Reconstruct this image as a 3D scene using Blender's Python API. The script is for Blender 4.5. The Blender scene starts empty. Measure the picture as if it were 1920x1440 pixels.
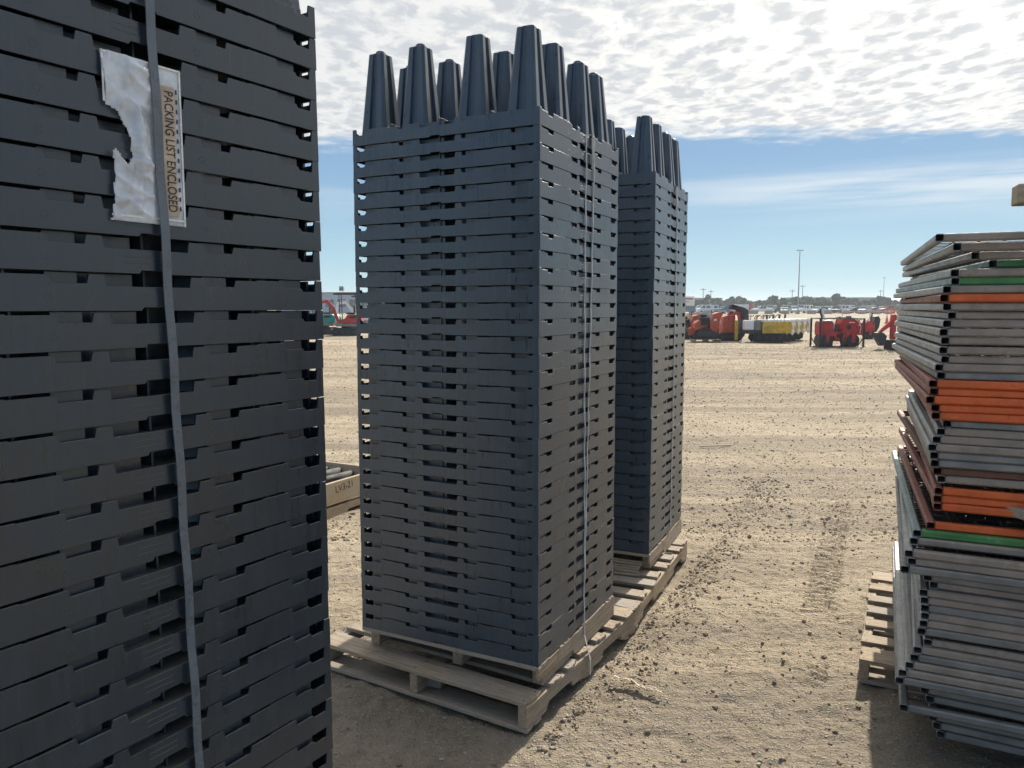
import bpy, bmesh, math, random
import numpy as np
from mathutils import Vector, Matrix
R = math.radians
rnd = random.Random(7)
scene = bpy.context.scene
COL = scene.collection

# ------------------------------------------------------------------ camera, sky, sun, exposure
CAM_H = 1.55
SUN_AZ, SUN_EL = 28.5, 36.0            # degrees: right of straight ahead (+Y), above the horizon
cam_d = bpy.data.cameras.new('camera'); cam = bpy.data.objects.new('camera', cam_d); COL.objects.link(cam)
cam.location = (0, 0, CAM_H); cam.rotation_euler = (R(90 - 5.7), 0, 0)
cam_d.sensor_width = 36; cam_d.lens = 36 * 1443 / 1920; cam_d.clip_start = .05; cam_d.clip_end = 8000
scene.camera = cam
scene.cycles.max_bounces = 4; scene.cycles.diffuse_bounces = 2; scene.cycles.glossy_bounces = 2; scene.cycles.transmission_bounces = 4; scene.cycles.transparent_max_bounces = 8; scene.cycles.volume_bounces = 0
scene.view_settings.view_transform = 'Standard'; scene.view_settings.look = 'None'
scene.view_settings.exposure = 0.5; scene.view_settings.gamma = 1; scene.view_settings.use_curve_mapping = False

sun_dir = Vector((math.sin(R(SUN_AZ)) * math.cos(R(SUN_EL)), math.cos(R(SUN_AZ)) * math.cos(R(SUN_EL)), math.sin(R(SUN_EL))))
sl = bpy.data.lights.new('sun', 'SUN'); sl.energy = 5.0; sl.angle = R(.53); sl.color = (1, .92, .79)
so = bpy.data.objects.new('sun', sl); COL.objects.link(so)
so.rotation_euler = (-sun_dir).to_track_quat('-Z', 'Y').to_euler()

class NT:
    """small helper for node trees"""
    def __init__(s, tree):
        s.t = tree; s.n = tree.nodes; s.l = tree.links
    def new(s, typ, **kw):
        n = s.n.new(typ)
        for k, v in kw.items():
            if k.startswith('i_'):
                key = k[2:]; key = int(key) if key.isdigit() else key.replace('_', ' ')
                s.put(n.inputs[key], v)
            else: setattr(n, k, v)
        return n
    def put(s, sock, v):
        if isinstance(v, bpy.types.NodeSocket): s.l.new(v, sock)
        else: sock.default_value = v
    def m(s, op, a, b=0.0, c=0.0, clamp=False):
        n = s.n.new('ShaderNodeMath'); n.operation = op; n.use_clamp = clamp
        for i, v in enumerate((a, b, c)): s.put(n.inputs[i], v)
        return n.outputs[0]
    def ramp(s, v, lo, hi, a=0.0, b=1.0, smooth=True):
        n = s.n.new('ShaderNodeMapRange'); n.interpolation_type = 'SMOOTHSTEP' if smooth else 'LINEAR'; n.clamp = True
        for i, x in enumerate((v, lo, hi, a, b)): s.put(n.inputs[i], x)
        return n.outputs[0]
    def mix(s, f, a, b, typ='MIX'):
        n = s.n.new('ShaderNodeMix'); n.data_type = 'RGBA'; n.blend_type = typ
        s.put(n.inputs[0], f)
        for i, x in ((6, a), (7, b)):
            if isinstance(x, tuple) and len(x) == 3: x = (*x, 1)
            s.put(n.inputs[i], x)
        return n.outputs[2]
    def noise(s, vec, scale, detail=2.0, rough=.5, dim='3D', dist=0.0):
        n = s.n.new('ShaderNodeTexNoise'); n.noise_dimensions = dim
        if vec is not None: s.l.new(vec, n.inputs['Vector'])
        n.inputs['Scale'].default_value = scale; n.inputs['Detail'].default_value = detail
        n.inputs['Roughness'].default_value = rough; n.inputs['Distortion'].default_value = dist
        return n.outputs[0]
    def vmap(s, vec, scale=(1, 1, 1), loc=(0, 0, 0), rot=(0, 0, 0)):
        n = s.n.new('ShaderNodeMapping'); s.l.new(vec, n.inputs[0])
        n.inputs[1].default_value = loc; n.inputs[2].default_value = rot; n.inputs[3].default_value = scale
        return n.outputs[0]

def build_world():
    w = bpy.data.worlds.new('World'); scene.world = w; w.use_nodes = True
    t = NT(w.node_tree); t.n.clear()
    K = 0.125
    out = t.new('ShaderNodeOutputWorld'); bg = t.new('ShaderNodeBackground'); bg.inputs[1].default_value = K
    t.l.new(bg.outputs[0], out.inputs[0])
    sky = t.new('ShaderNodeTexSky', sky_type='NISHITA', sun_disc=False, sun_elevation=R(SUN_EL), sun_rotation=R(SUN_AZ),
                altitude=600, air_density=1.0, dust_density=.6, ozone_density=1.6)
    tc = t.new('ShaderNodeTexCoord'); d = tc.outputs['Generated']
    sp = t.new('ShaderNodeSeparateXYZ', i_0=d); x, y, z = sp.outputs
    zc = t.m('MAXIMUM', z, .015)
    X = t.m('DIVIDE', x, zc); Y = t.m('DIVIDE', y, zc)
    P = t.new('ShaderNodeCombineXYZ', i_0=X, i_1=Y).outputs[0]
    dt = t.new('ShaderNodeVectorMath', operation='DOT_PRODUCT'); t.l.new(d, dt.inputs[0]); dt.inputs[1].default_value = sun_dir
    glow = t.m('POWER', t.m('MAXIMUM', dt.outputs['Value'], 0.0), 14.0)
    glow2 = t.m('POWER', t.m('MAXIMUM', dt.outputs['Value'], 0.0), 60.0)
    # altocumulus sheet: a flat layer seen in perspective, broken into small puffs
    wn = t.new('ShaderNodeTexNoise'); t.l.new(P, wn.inputs['Vector']); wn.inputs['Scale'].default_value = 5.0; wn.inputs['Detail'].default_value = 3
    wv = t.new('ShaderNodeVectorMath', operation='SCALE'); t.l.new(wn.outputs['Color'], wv.inputs[0]); wv.inputs['Scale'].default_value = .16
    Pw = t.new('ShaderNodeVectorMath', operation='ADD'); t.l.new(P, Pw.inputs[0]); t.l.new(wv.outputs[0], Pw.inputs[1]); Pw = Pw.outputs[0]
    Pw = t.vmap(Pw, scale=(1, .62, 1), rot=(0, 0, .2))
    vo = t.new('ShaderNodeTexVoronoi', feature='SMOOTH_F1'); t.l.new(Pw, vo.inputs['Vector'])
    vo.inputs['Scale'].default_value = 11.5; vo.inputs['Smoothness'].default_value = .6
    cell = t.ramp(vo.outputs['Distance'], .15, .75, 1, 0, False)
    n1 = t.noise(Pw, 10.5, 5, .58); n2 = t.noise(P, 1.3, 3, .5); n3 = t.noise(Pw, 21.0, 4, .6)
    c = t.m('ADD', t.m('MULTIPLY', n1, .62), t.m('MULTIPLY', cell, .38))
    c = t.m('ADD', c, t.m('MULTIPLY', t.m('SUBTRACT', n2, .5), .28))
    c = t.m('ADD', c, t.m('MULTIPLY', t.m('SUBTRACT', n3, .5), .42))
    edge = t.m('SUBTRACT', t.m('ADD', t.m('MULTIPLY', X, -.075), 4.92), Y)
    edge = t.m('ADD', edge, t.m('MULTIPLY', t.m('SUBTRACT', t.noise(P, 2.2, 4, .6), .5), 1.5))
    em = t.ramp(edge, -.02, .5)
    back = t.ramp(Y, -1.6, .3)                                  # the sheet thins out behind the camera
    alpha = t.m('MULTIPLY', t.ramp(c, .0, .18), t.m('MULTIPLY', em, t.ramp(t.m('ADD', c, t.m('MULTIPLY', back, .75)), .66, 1.0)))
    shade = t.ramp(c, .30, .68)                                 # thick puffs are greyer below, thin ones glow
    c_dark = t.mix(glow, (3.55, 3.75, 4.0), (4.62, 4.62, 4.62)); c_light = t.mix(glow, (4.9, 4.9, 4.9), (8.84, 8.43, 7.62))
    ccol = t.mix(t.m('SUBTRACT', 1.0, shade), c_dark, c_light)
    ccol = t.mix(t.m('MULTIPLY', glow2, .6), ccol, (10.88, 10.2, 9.18))
    # thin cirrus streaks below the sheet
    S = t.vmap(t.new('ShaderNodeCombineXYZ', i_0=t.m('DIVIDE', x, t.m('MAXIMUM', y, .05)), i_1=z).outputs[0], scale=(1.3, 34, 1))
    s1 = t.noise(S, 1.0, 5, .6, dist=.4)
    S2 = t.vmap(t.new('ShaderNodeCombineXYZ', i_0=t.m('DIVIDE', x, t.m('MAXIMUM', y, .05)), i_1=z).outputs[0], scale=(3.0, 60, 1), loc=(3.3, 1.7, 0))
    s2 = t.noise(S2, 1.0, 4, .55)
    band = t.m('MULTIPLY', t.ramp(z, .085, .115), t.ramp(z, .172, .142))
    xr = t.ramp(t.m('DIVIDE', x, t.m('MAXIMUM', y, .05)), .12, .42, .25, 1)
    cir = t.m('MULTIPLY', t.m('MULTIPLY', t.ramp(t.m('ADD', t.m('MULTIPLY', s1, .7), t.m('MULTIPLY', s2, .4)), .40, .62), band), xr)
    # pale haze towards the horizon
    col = t.mix(t.ramp(z, .22, .45, .92, 0), sky.outputs[0], t.mix(t.ramp(z, .0, .20), (2.04, 3.54, 4.22), (1.18, 2.2, 3.5)))
    cir = t.m('MULTIPLY', cir, t.ramp(t.noise(t.vmap(S, scale=(.5, .35, 1), loc=(1.2, .6, 0)), 1.0, 2, .5), .40, .58))
    col = t.mix(t.m('MULTIPLY', cir, .68), col, (5.17, 5.37, 5.44))
    col = t.mix(alpha, col, ccol)
    aur = t.m('POWER', t.m('MAXIMUM', dt.outputs['Value'], 0.0), 130.0)                  # bright aureole of the sun behind thin cloud
    col = t.mix(1.0, col, t.mix(aur, (0, 0, 0), (102.0, 95.2, 81.6)), 'ADD')
    t.l.new(col, bg.inputs[0])
build_world()

# ------------------------------------------------------------------ helpers
def tag(o, label=None, cat=None, group=None, kind=None):
    if label: o['label'] = label
    if cat: o['category'] = cat
    if group: o['group'] = group
    if kind: o['kind'] = kind
    return o

def thing(name, label, cat, loc=(0, 0, 0), rotz=0.0, group=None):
    o = bpy.data.objects.new(name, None); COL.objects.link(o); o.empty_display_size = .1
    o.location = loc; o.rotation_euler = (0, 0, rotz)
    return tag(o, label, cat, group)

def copy_tree(o, parent=None):
    c = o.copy(); COL.objects.link(c)
    if parent is not None: c.parent = parent
    for ch in list(o.children): copy_tree(ch, c)
    return c

class MB:
    def __init__(s): s.v = []; s.f = []
    def add(s, vs, fs, M=None):
        b = len(s.v)
        s.v += [tuple(M @ Vector(p)) for p in vs] if M is not None else [tuple(p) for p in vs]
        s.f += [tuple(i + b for i in f) for f in fs]; return s
    def box(s, x0, x1, y0, y1, z0, z1, M=None):
        vs = [(x, y, z) for z in (z0, z1) for y in (y0, y1) for x in (x0, x1)]
        return s.add(vs, [(0, 2, 3, 1), (4, 5, 7, 6), (0, 1, 5, 4), (2, 6, 7, 3), (0, 4, 6, 2), (1, 3, 7, 5)], M)
    def prism(s, poly, a, b, plane='xz', M=None, poly2=None):
        """polygon in a plane, extruded along the remaining axis from a to b (poly2: the outline at b)"""
        n = len(poly); poly2 = poly2 or poly
        ar = sum(poly[i][0] * poly[(i + 1) % n][1] - poly[(i + 1) % n][0] * poly[i][1] for i in range(n))
        if ar < 0: poly = poly[::-1]; poly2 = poly2[::-1]
        mp = {'xz': lambda p, d: (p[0], d, p[1]), 'xy': lambda p, d: (p[0], p[1], d), 'yz': lambda p, d: (d, p[0], p[1])}[plane]
        vs = [mp(p, a) for p in poly] + [mp(p, b) for p in poly2]
        fl = plane == 'xz'
        fs = [tuple(range(n)) if fl else tuple(range(n))[::-1], tuple(range(n, 2 * n))[::-1] if fl else tuple(range(n, 2 * n))]
        for i in range(n):
            j = (i + 1) % n; q = (i, j, n + j, n + i)
            fs.append(q[::-1] if fl else q)
        return s.add(vs, fs, M)
    def cyl(s, p0, p1, r0, r1=None, n=12, M=None, cap=True):
        r1 = r0 if r1 is None else r1
        p0 = Vector(p0); p1 = Vector(p1); d = (p1 - p0).normalized()
        u = d.orthogonal().normalized(); w = d.cross(u)
        vs = []
        for p, r in ((p0, r0), (p1, r1)):
            for k in range(n):
                a = 2 * math.pi * k / n; vs.append(p + u * (r * math.cos(a)) + w * (r * math.sin(a)))
        fs = [(k, (k + 1) % n, n + (k + 1) % n, n + k) for k in range(n)]
        if cap: fs += [tuple(range(n))[::-1], tuple(range(n, 2 * n))]
        return s.add(vs, fs, M)
    def tube(s, pts, r, n=8, M=None):
        pts = [Vector(p) for p in pts]; rings = []; u = None
        for i, p in enumerate(pts):
            d = (pts[min(i + 1, len(pts) - 1)] - pts[max(i - 1, 0)]).normalized()
            u = d.orthogonal().normalized() if u is None else (u - d * u.dot(d)).normalized()
            w = d.cross(u); rr = r[i] if isinstance(r, (list, tuple)) else r
            rings.append([p + u * (rr * math.cos(2 * math.pi * k / n)) + w * (rr * math.sin(2 * math.pi * k / n)) for k in range(n)])
        vs = [q for rg in rings for q in rg]; fs = []
        for i in range(len(pts) - 1):
            for k in range(n):
                a = i * n + k; b = i * n + (k + 1) % n; fs.append((a, b, b + n, a + n))
        fs += [tuple(range(n))[::-1], tuple(range((len(pts) - 1) * n, len(pts) * n))]
        return s.add(vs, fs, M)
    def ribbon(s, pts, nrm, width, th, M=None):
        """flat band along pts, its face towards nrm"""
        pts = [Vector(p) for p in pts]; nrm = Vector(nrm).normalized(); vs = []; fs = []
        for i, p in enumerate(pts):
            d = (pts[min(i + 1, len(pts) - 1)] - pts[max(i - 1, 0)]).normalized()
            w = d.cross(nrm).normalized() * width / 2; q = w.cross(d).normalized() * th / 2
            vs += [p - w - q, p + w - q, p + w + q, p - w + q]
        for i in range(len(pts) - 1):
            for k in range(4):
                a = i * 4 + k; b = i * 4 + (k + 1) % 4; fs.append((a, b, b + 4, a + 4))
        e = (len(pts) - 1) * 4; fs += [(3, 2, 1, 0), (e, e + 1, e + 2, e + 3)]
        return s.add(vs, fs, M)
    def mesh(s, name, mat, bevel=0.0, smooth=False, seg=1):
        me = bpy.data.meshes.new(name); me.from_pydata(s.v, [], s.f); me.update()
        bm = bmesh.new(); bm.from_mesh(me)
        bmesh.ops.recalc_face_normals(bm, faces=bm.faces)
        if bevel:
            es = [e for e in bm.edges if len(e.link_faces) == 2 and e.calc_face_angle(0) > .5]
            bmesh.ops.bevel(bm, geom=es, offset=bevel, segments=seg, affect='EDGES', clamp_overlap=True)
        bm.to_mesh(me); bm.free()
        if smooth:
            me.shade_smooth() if hasattr(me, 'shade_smooth') else None
        me.materials.append(mat); return me
    def build(s, name, mat, parent=None, bevel=0.0, smooth=False, seg=1, loc=None, rotz=None):
        o = bpy.data.objects.new(name, s.mesh(name, mat, bevel, smooth, seg)); COL.objects.link(o)
        if parent is not None: o.parent = parent
        if loc is not None: o.location = loc
        if rotz is not None: o.rotation_euler = (0, 0, rotz)
        return o

def link_mesh(name, me, parent=None, loc=(0, 0, 0), rot=(0, 0, 0)):
    o = bpy.data.objects.new(name, me); COL.objects.link(o); o.location = loc; o.rotation_euler = rot
    if parent is not None: o.parent = parent
    return o

def arr_mesh(name, V, F, mat, smooth=False):
    """numpy verts (n,3) and faces (m,k) to a mesh"""
    me = bpy.data.meshes.new(name); V = np.asarray(V, np.float32); F = np.asarray(F, np.int32); k = F.shape[1]
    me.vertices.add(len(V)); me.vertices.foreach_set('co', V.ravel())
    me.loops.add(F.size); me.loops.foreach_set('vertex_index', F.ravel())
    me.polygons.add(len(F)); me.polygons.foreach_set('loop_start', np.arange(0, F.size, k, dtype=np.int32))
    me.polygons.foreach_set('use_smooth', np.full(len(F), smooth)); me.update(calc_edges=True); me.validate()
    me.materials.append(mat); return me

def text_mesh(name, txt, size, mat, ext=.0004, sx=1.0):
    cu = bpy.data.curves.new(name, 'FONT'); cu.body = txt; cu.size = size; cu.extrude = ext; cu.align_x = 'CENTER'; cu.align_y = 'CENTER'
    o = bpy.data.objects.new(name, cu); COL.objects.link(o); bpy.context.view_layer.update()
    me = bpy.data.meshes.new_from_object(o.evaluated_get(bpy.context.evaluated_depsgraph_get()))
    bpy.data.objects.remove(o); me.materials.clear(); me.materials.append(mat); me.name = name
    if sx != 1.0: me.transform(Matrix.Diagonal((sx, 1, 1, 1)))
    return me

def ordinal(n):
    w = ['', 'first', 'second', 'third', 'fourth', 'fifth', 'sixth', 'seventh', 'eighth', 'ninth', 'tenth', 'eleventh', 'twelfth', 'thirteenth',
         'fourteenth', 'fifteenth', 'sixteenth', 'seventeenth', 'eighteenth', 'nineteenth', 'twentieth']
    if n <= 20: return w[n]
    tens = {2: ('twenty', 'twentieth'), 3: ('thirty', 'thirtieth'), 4: ('forty', 'fortieth'), 5: ('fifty', 'fiftieth')}[n // 10]
    return tens[1] if n % 10 == 0 else tens[0] + '-' + w[n % 10]

# ------------------------------------------------------------------ materials
MATS = {}
def mat_base(name, rough=.6, metal=0.0, spec=.5):
    m = bpy.data.materials.new(name); m.use_nodes = True; t = NT(m.node_tree)
    b = t.n['Principled BSDF']; b.inputs['Roughness'].default_value = rough; b.inputs['Metallic'].default_value = metal
    b.inputs['Specular IOR Level'].default_value = spec
    MATS[name] = m; return m, t, b

def mat_simple(name, col, rough=.6, metal=0.0, var=.25, scale=6.0, bump=0.0, spec=.5, dirt=None):
    m, t, b = mat_base(name, rough, metal, spec)
    tc = t.new('ShaderNodeTexCoord').outputs['Object']
    n = t.noise(tc, scale, 5, .6)
    c = t.mix(t.ramp(n, .3, .7), tuple(x * (1 - var) for x in col), tuple(min(1, x * (1 + var)) for x in col))
    if dirt:
        c = t.mix(t.ramp(t.noise(tc, scale * .6, 6, .65), .50, .68, 0, .8), c, dirt)
    t.l.new(c, b.inputs['Base Color'])
    t.put(b.inputs['Roughness'], t.ramp(n, .3, .7, max(.05, rough - .12), min(1, rough + .12)))
    if bump:
        bp = t.new('ShaderNodeBump'); bp.inputs['Strength'].default_value = bump; bp.inputs['Distance'].default_value = .01
        t.l.new(t.noise(tc, scale * 8, 4, .6), bp.inputs['Height']); t.l.new(bp.outputs[0], b.inputs['Normal'])
    return m

def mat_tray(name='tray plastic', k=1.32, tint=(1, 1, 1)):
    m, t, b = mat_base(name, .4, 0, .75)
    tc = t.new('ShaderNodeTexCoord').outputs['Object']; oi = t.new('ShaderNodeObjectInfo')
    off = t.new('ShaderNodeVectorMath', operation='ADD'); t.l.new(tc, off.inputs[0])
    rv = t.new('ShaderNodeCombineXYZ', i_0=t.m('MULTIPLY', oi.outputs['Random'], 37.0), i_1=t.m('MULTIPLY', oi.outputs['Random'], 91.0)).outputs[0]
    t.l.new(rv, off.inputs[1]); p = off.outputs[0]
    st = t.noise(t.vmap(p, scale=(1, 1, .06)), 70, 4, .6)           # drawn vertical flow marks
    bl = t.noise(p, 7, 5, .62); sc = t.noise(p, 240, 2, .5)
    f = t.m('ADD', t.m('MULTIPLY', st, .5), t.m('MULTIPLY', bl, .5))
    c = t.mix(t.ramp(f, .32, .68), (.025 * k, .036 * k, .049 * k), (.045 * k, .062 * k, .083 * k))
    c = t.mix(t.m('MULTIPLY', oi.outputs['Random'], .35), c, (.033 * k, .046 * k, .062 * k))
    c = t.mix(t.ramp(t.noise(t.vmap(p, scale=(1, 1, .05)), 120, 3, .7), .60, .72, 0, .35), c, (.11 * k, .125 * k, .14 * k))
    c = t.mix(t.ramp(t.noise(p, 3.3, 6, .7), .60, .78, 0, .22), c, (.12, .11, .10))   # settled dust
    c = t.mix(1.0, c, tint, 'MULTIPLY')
    up = t.new('ShaderNodeSeparateXYZ', i_0=t.new('ShaderNodeNewGeometry').outputs['Normal']).outputs[2]
    c = t.mix(t.m('MULTIPLY', t.ramp(up, .55, .9), t.ramp(bl, .3, .65, .25, .75)), c, (.20, .18, .15))      # dust lying on the ledges
    t.l.new(c, b.inputs['Base Color'])
    t.put(b.inputs['Roughness'], t.ramp(f, .3, .7, .25, .42))
    bp = t.new('ShaderNodeBump'); bp.inputs['Strength'].default_value = .18; bp.inputs['Distance'].default_value = .002
    t.l.new(t.m('ADD', t.m('MULTIPLY', st, .8), t.m('MULTIPLY', sc, .3)), bp.inputs['Height']); t.l.new(bp.outputs[0], b.inputs['Normal'])
    return m

def mat_wood(name, a, bcol, g):
    m, t, b = mat_base(name, .85, 0, .25)
    tc = t.new('ShaderNodeTexCoord').outputs['Object']; oi = t.new('ShaderNodeObjectInfo'); rn = oi.outputs['Random']
    off = t.new('ShaderNodeVectorMath', operation='ADD'); t.l.new(tc, off.inputs[0])
    t.l.new(t.new('ShaderNodeCombineXYZ', i_0=t.m('MULTIPLY', rn, 53.0), i_1=t.m('MULTIPLY', rn, 17.0), i_2=t.m('MULTIPLY', rn, 29.0)).outputs[0], off.inputs[1]); p = off.outputs[0]
    gr = t.noise(t.vmap(p, scale=(1.2, 22, 22)), 5.0, 6, .65, dist=.6)
    fine = t.noise(t.vmap(p, scale=(3, 90, 90)), 6.0, 3, .6)
    blot = t.noise(p, 4.0, 5, .6)
    c = t.mix(t.ramp(gr, .38, .62), a, bcol)
    c = t.mix(t.ramp(t.m('ADD', t.m('MULTIPLY', blot, .7), t.m('MULTIPLY', rn, .4)), .42, .85), c, g)
    c = t.mix(t.ramp(fine, .55, .70, 0, .7), c, tuple(x * .40 for x in a))
    c = t.mix(t.ramp(t.noise(p, 9, 5, .7), .60, .72, 0, .55), c, (.16, .12, .08))
    t.l.new(c, b.inputs['Base Color'])
    bp = t.new('ShaderNodeBump'); bp.inputs['Strength'].default_value = .5; bp.inputs['Distance'].default_value = .003
    t.l.new(t.m('ADD', gr, t.m('MULTIPLY', fine, .6)), bp.inputs['Height']); t.l.new(bp.outputs[0], b.inputs['Normal'])
    return m

def mat_tube(name, col, metal, rough, rust, amount):
    m, t, b = mat_base(name, rough, metal, .5)
    tc = t.new('ShaderNodeTexCoord').outputs['Object']; oi = t.new('ShaderNodeObjectInfo'); rn = oi.outputs['Random']
    off = t.new('ShaderNodeVectorMath', operation='ADD'); t.l.new(tc, off.inputs[0])
    t.l.new(t.new('ShaderNodeCombineXYZ', i_0=t.m('MULTIPLY', rn, 53.0), i_1=t.m('MULTIPLY', rn, 17.0)).outputs[0], off.inputs[1]); p = off.outputs[0]
    n = t.noise(p, 9, 6, .65); n2 = t.noise(t.vmap(p, scale=(1, 1, 1)), 45, 4, .6)
    c = t.mix(t.ramp(n, .3, .7), tuple(x * .78 for x in col), tuple(min(1, x * 1.15) for x in col))
    c = t.mix(t.m('MULTIPLY', rn, .25), c, tuple(x * .7 for x in col))
    k = t.ramp(t.m('ADD', t.m('MULTIPLY', n, .6), t.m('MULTIPLY', n2, .4)), .60 - amount, .70 - amount * .6)
    c = t.mix(t.m('MULTIPLY', k, .85), c, rust)
    t.l.new(c, b.inputs['Base Color']); t.put(b.inputs['Metallic'], t.m('MULTIPLY', t.m('SUBTRACT', 1.0, k), metal))
    t.put(b.inputs['Roughness'], t.ramp(n2, .3, .7, rough - .1, rough + .15))
    bp = t.new('ShaderNodeBump'); bp.inputs['Strength'].default_value = .2; bp.inputs['Distance'].default_value = .002
    t.l.new(n2, bp.inputs['Height']); t.l.new(bp.outputs[0], b.inputs['Normal'])
    return m

def mat_ground():
    m, t, b = mat_base('gravel yard', .95, 0, .15)
    geo = t.new('ShaderNodeNewGeometry'); p = geo.outputs['Position']
    big = t.noise(t.vmap(p, scale=(.07, .55, 1)), 1.0, 5, .6)            # wheel-worn bands across the yard
    mid = t.noise(p, 1.1, 6, .62); fine = t.noise(p, 34, 5, .7); grit = t.noise(p, 120, 3, .7)
    band2 = t.noise(t.vmap(p, scale=(.02, 1.7, 1), loc=(4, 2, 0)), 1.0, 4, .55)
    c = t.mix(t.ramp(mid, .3, .72), (.335, .276, .196), (.45, .382, .283))
    c = t.mix(t.ramp(big, .44, .56, 0, .85), c, (.235, .20, .155))
    c = t.mix(t.ramp(band2, .50, .62, 0, .4), c, (.52, .43, .31))
    c = t.mix(t.ramp(t.noise(p, 7.0, 5, .75), .50, .66, 0, .55), c, (.24, .195, .14))
    c = t.mix(t.ramp(t.noise(t.vmap(p, scale=(1, .6, 1)), 2.6, 6, .75), .55, .68, 0, .5), c, (.25, .21, .16))
    c = t.mix(t.ramp(fine, .52, .66, 0, .6), c, (.20, .165, .125))
    c = t.mix(t.ramp(grit, .58, .68, 0, .65), c, (.56, .51, .43))
    c = t.mix(t.ramp(t.noise(p, 75, 4, .75), .55, .66, 0, .6), c, (.15, .13, .105))
    vo = t.new('ShaderNodeTexVoronoi'); t.l.new(p, vo.inputs['Vector']); vo.inputs['Scale'].default_value = 55
    c = t.mix(t.ramp(vo.outputs['Distance'], .32, .22, 0, .35), c, t.mix(.75, vo.outputs['Color'], (.42, .38, .32)))
    t.l.new(c, b.inputs['Base Color'])
    bp = t.new('ShaderNodeBump'); bp.inputs['Strength'].default_value = 1.0; bp.inputs['Distance'].default_value = .022
    h = t.m('ADD', t.m('MULTIPLY', fine, .8), t.m('ADD', t.m('MULTIPLY', grit, .35), t.m('MULTIPLY', t.ramp(vo.outputs['Distance'], 0, .35, 1, 0), .35)))
    h = t.m('ADD', h, t.m('MULTIPLY', t.noise(t.vmap(p, scale=(.3, 2.5, 1)), 1.6, 6, .7), 2.2))
    t.l.new(h, bp.inputs['Height']); t.l.new(bp.outputs[0], b.inputs['Normal'])
    return m

def mat_stone():
    m, t, b = mat_base('loose stone', .9, 0, .3)
    at = t.new('ShaderNodeNewGeometry').outputs['Random Per Island']
    r = t.new('ShaderNodeValToRGB'); t.l.new(at, r.inputs[0]); e = r.color_ramp.elements
    e[0].color = (.20, .155, .11, 1); e[1].color = (.50, .45, .37, 1)
    for q, cc in ((.35, (.28, .215, .145)), (.6, (.34, .27, .19)), (.8, (.22, .20, .18))):
        x = e.new(q); x.color = (*cc, 1)
    n = t.noise(t.new('ShaderNodeTexCoord').outputs['Object'], 60, 4, .6)
    t.l.new(t.mix(t.ramp(n, .3, .7, 0, .4), r.outputs[0], (.36, .28, .19)), b.inputs['Base Color'])
    return m

def mat_film():
    m, t, b = mat_base('clear film', .12, 0, 1.0)
    tc = t.new('ShaderNodeTexCoord').outputs['Object']
    n = t.noise(tc, 15, 4, .6, dist=.3)
    b.inputs['Base Color'].default_value = (.80, .86, .95, 1)
    tr = t.new('ShaderNodeBsdfTransparent'); mx = t.new('ShaderNodeMixShader')
    t.put(mx.inputs[0], t.ramp(n, .36, .68, .42, .74)); t.l.new(tr.outputs[0], mx.inputs[1]); t.l.new(b.outputs[0], mx.inputs[2])
    bp = t.new('ShaderNodeBump'); bp.inputs['Strength'].default_value = .8; bp.inputs['Distance'].default_value = .004
    t.l.new(n, bp.inputs['Height']); t.l.new(bp.outputs[0], b.inputs['Normal'])
    t.l.new(mx.outputs[0], t.n['Material Output'].inputs[0]); return m

def mat_leaf(name, a, bcol):
    m, t, b = mat_base(name, .7, 0, .25)
    at = t.new('ShaderNodeNewGeometry').outputs['Random Per Island']
    oi = t.new('ShaderNodeObjectInfo').outputs['Random']
    c = t.mix(at, a, bcol); c = t.mix(t.m('MULTIPLY', oi, .5), c, tuple(x * .65 for x in a))
    t.l.new(c, b.inputs['Base Color']); return m

M_TRAY = mat_tray('tray plastic', 1.22, (.90, 1, 1.06)); M_TRAY_SHADE = mat_tray('shade-darkened tray plastic', .56, (.62, .92, 1.12))  # front stack: the same plastic, with its deeper shade put into the colour
M_WOOD = mat_wood('weathered pallet wood', (.26, .205, .145), (.42, .34, .25), (.31, .285, .255))
M_WOODW = mat_wood('pale crate wood', (.42, .32, .20), (.52, .42, .29), (.42, .38, .32))
M_NAIL = mat_simple('rusty nail', (.07, .05, .04), .7, .3)
M_GALV = mat_tube('galvanised tube', (.22, .22, .215), .35, .5, (.24, .21, .18), .04)
M_TAUPE = mat_tube('dusty bare tube', (.29, .245, .21), .12, .55, (.22, .17, .13), .06)
M_ORANGE = mat_tube('worn orange paint', (.62, .115, .025), 0, .45, (.28, .07, .03), .02)
M_GREEN = mat_tube('worn green paint', (.055, .20, .06), 0, .5, (.30, .33, .30), .02)
M_DULL = mat_tube('dull galvanised tube', (.33, .33, .32), .35, .45, (.26, .23, .20), .03); M_TEALG = mat_tube('pale teal grey tube', (.22, .30, .29), .2, .45, (.25, .24, .22), .04); M_BRICK = mat_tube('dusty red tube', (.27, .085, .055), 0, .55, (.25, .16, .12), .07)
M_RUST = mat_tube('rusty tube', (.16, .075, .05), .1, .7, (.07, .035, .022), .06)
M_WIRE = mat_simple('dark wire', (.10, .085, .075), .6, .4)
M_GROUND = mat_ground(); M_STONE = mat_stone()
M_BAND = mat_simple('grey strapping band', (.10, .125, .155), .33, 0, .12, 30)
M_CORD = mat_simple('white woven cord strap', (.40, .43, .46), .8, 0, .12, 60)
M_FRAY = mat_simple('frayed dirty plastic', (.52, .44, .32), .8, 0, .25, 40)
M_FILM = mat_film()
M_PAPER = mat_simple('tan slip print', (.46, .36, .28), .5, 0, .2, 25)
M_INK = mat_simple('black ink', (.02, .02, .02), .7, 0, .1)
M_BLACK = mat_simple('black rubber', (.022, .022, .024), .75, 0, .3, 8)
M_DKMETAL = mat_simple('dark steel', (.045, .045, .05), .5, .3, .3, 8)
M_RED = mat_simple('red machine paint', (.48, .03, .03), .42, 0, .25, 4, dirt=(.16, .05, .04))
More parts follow.
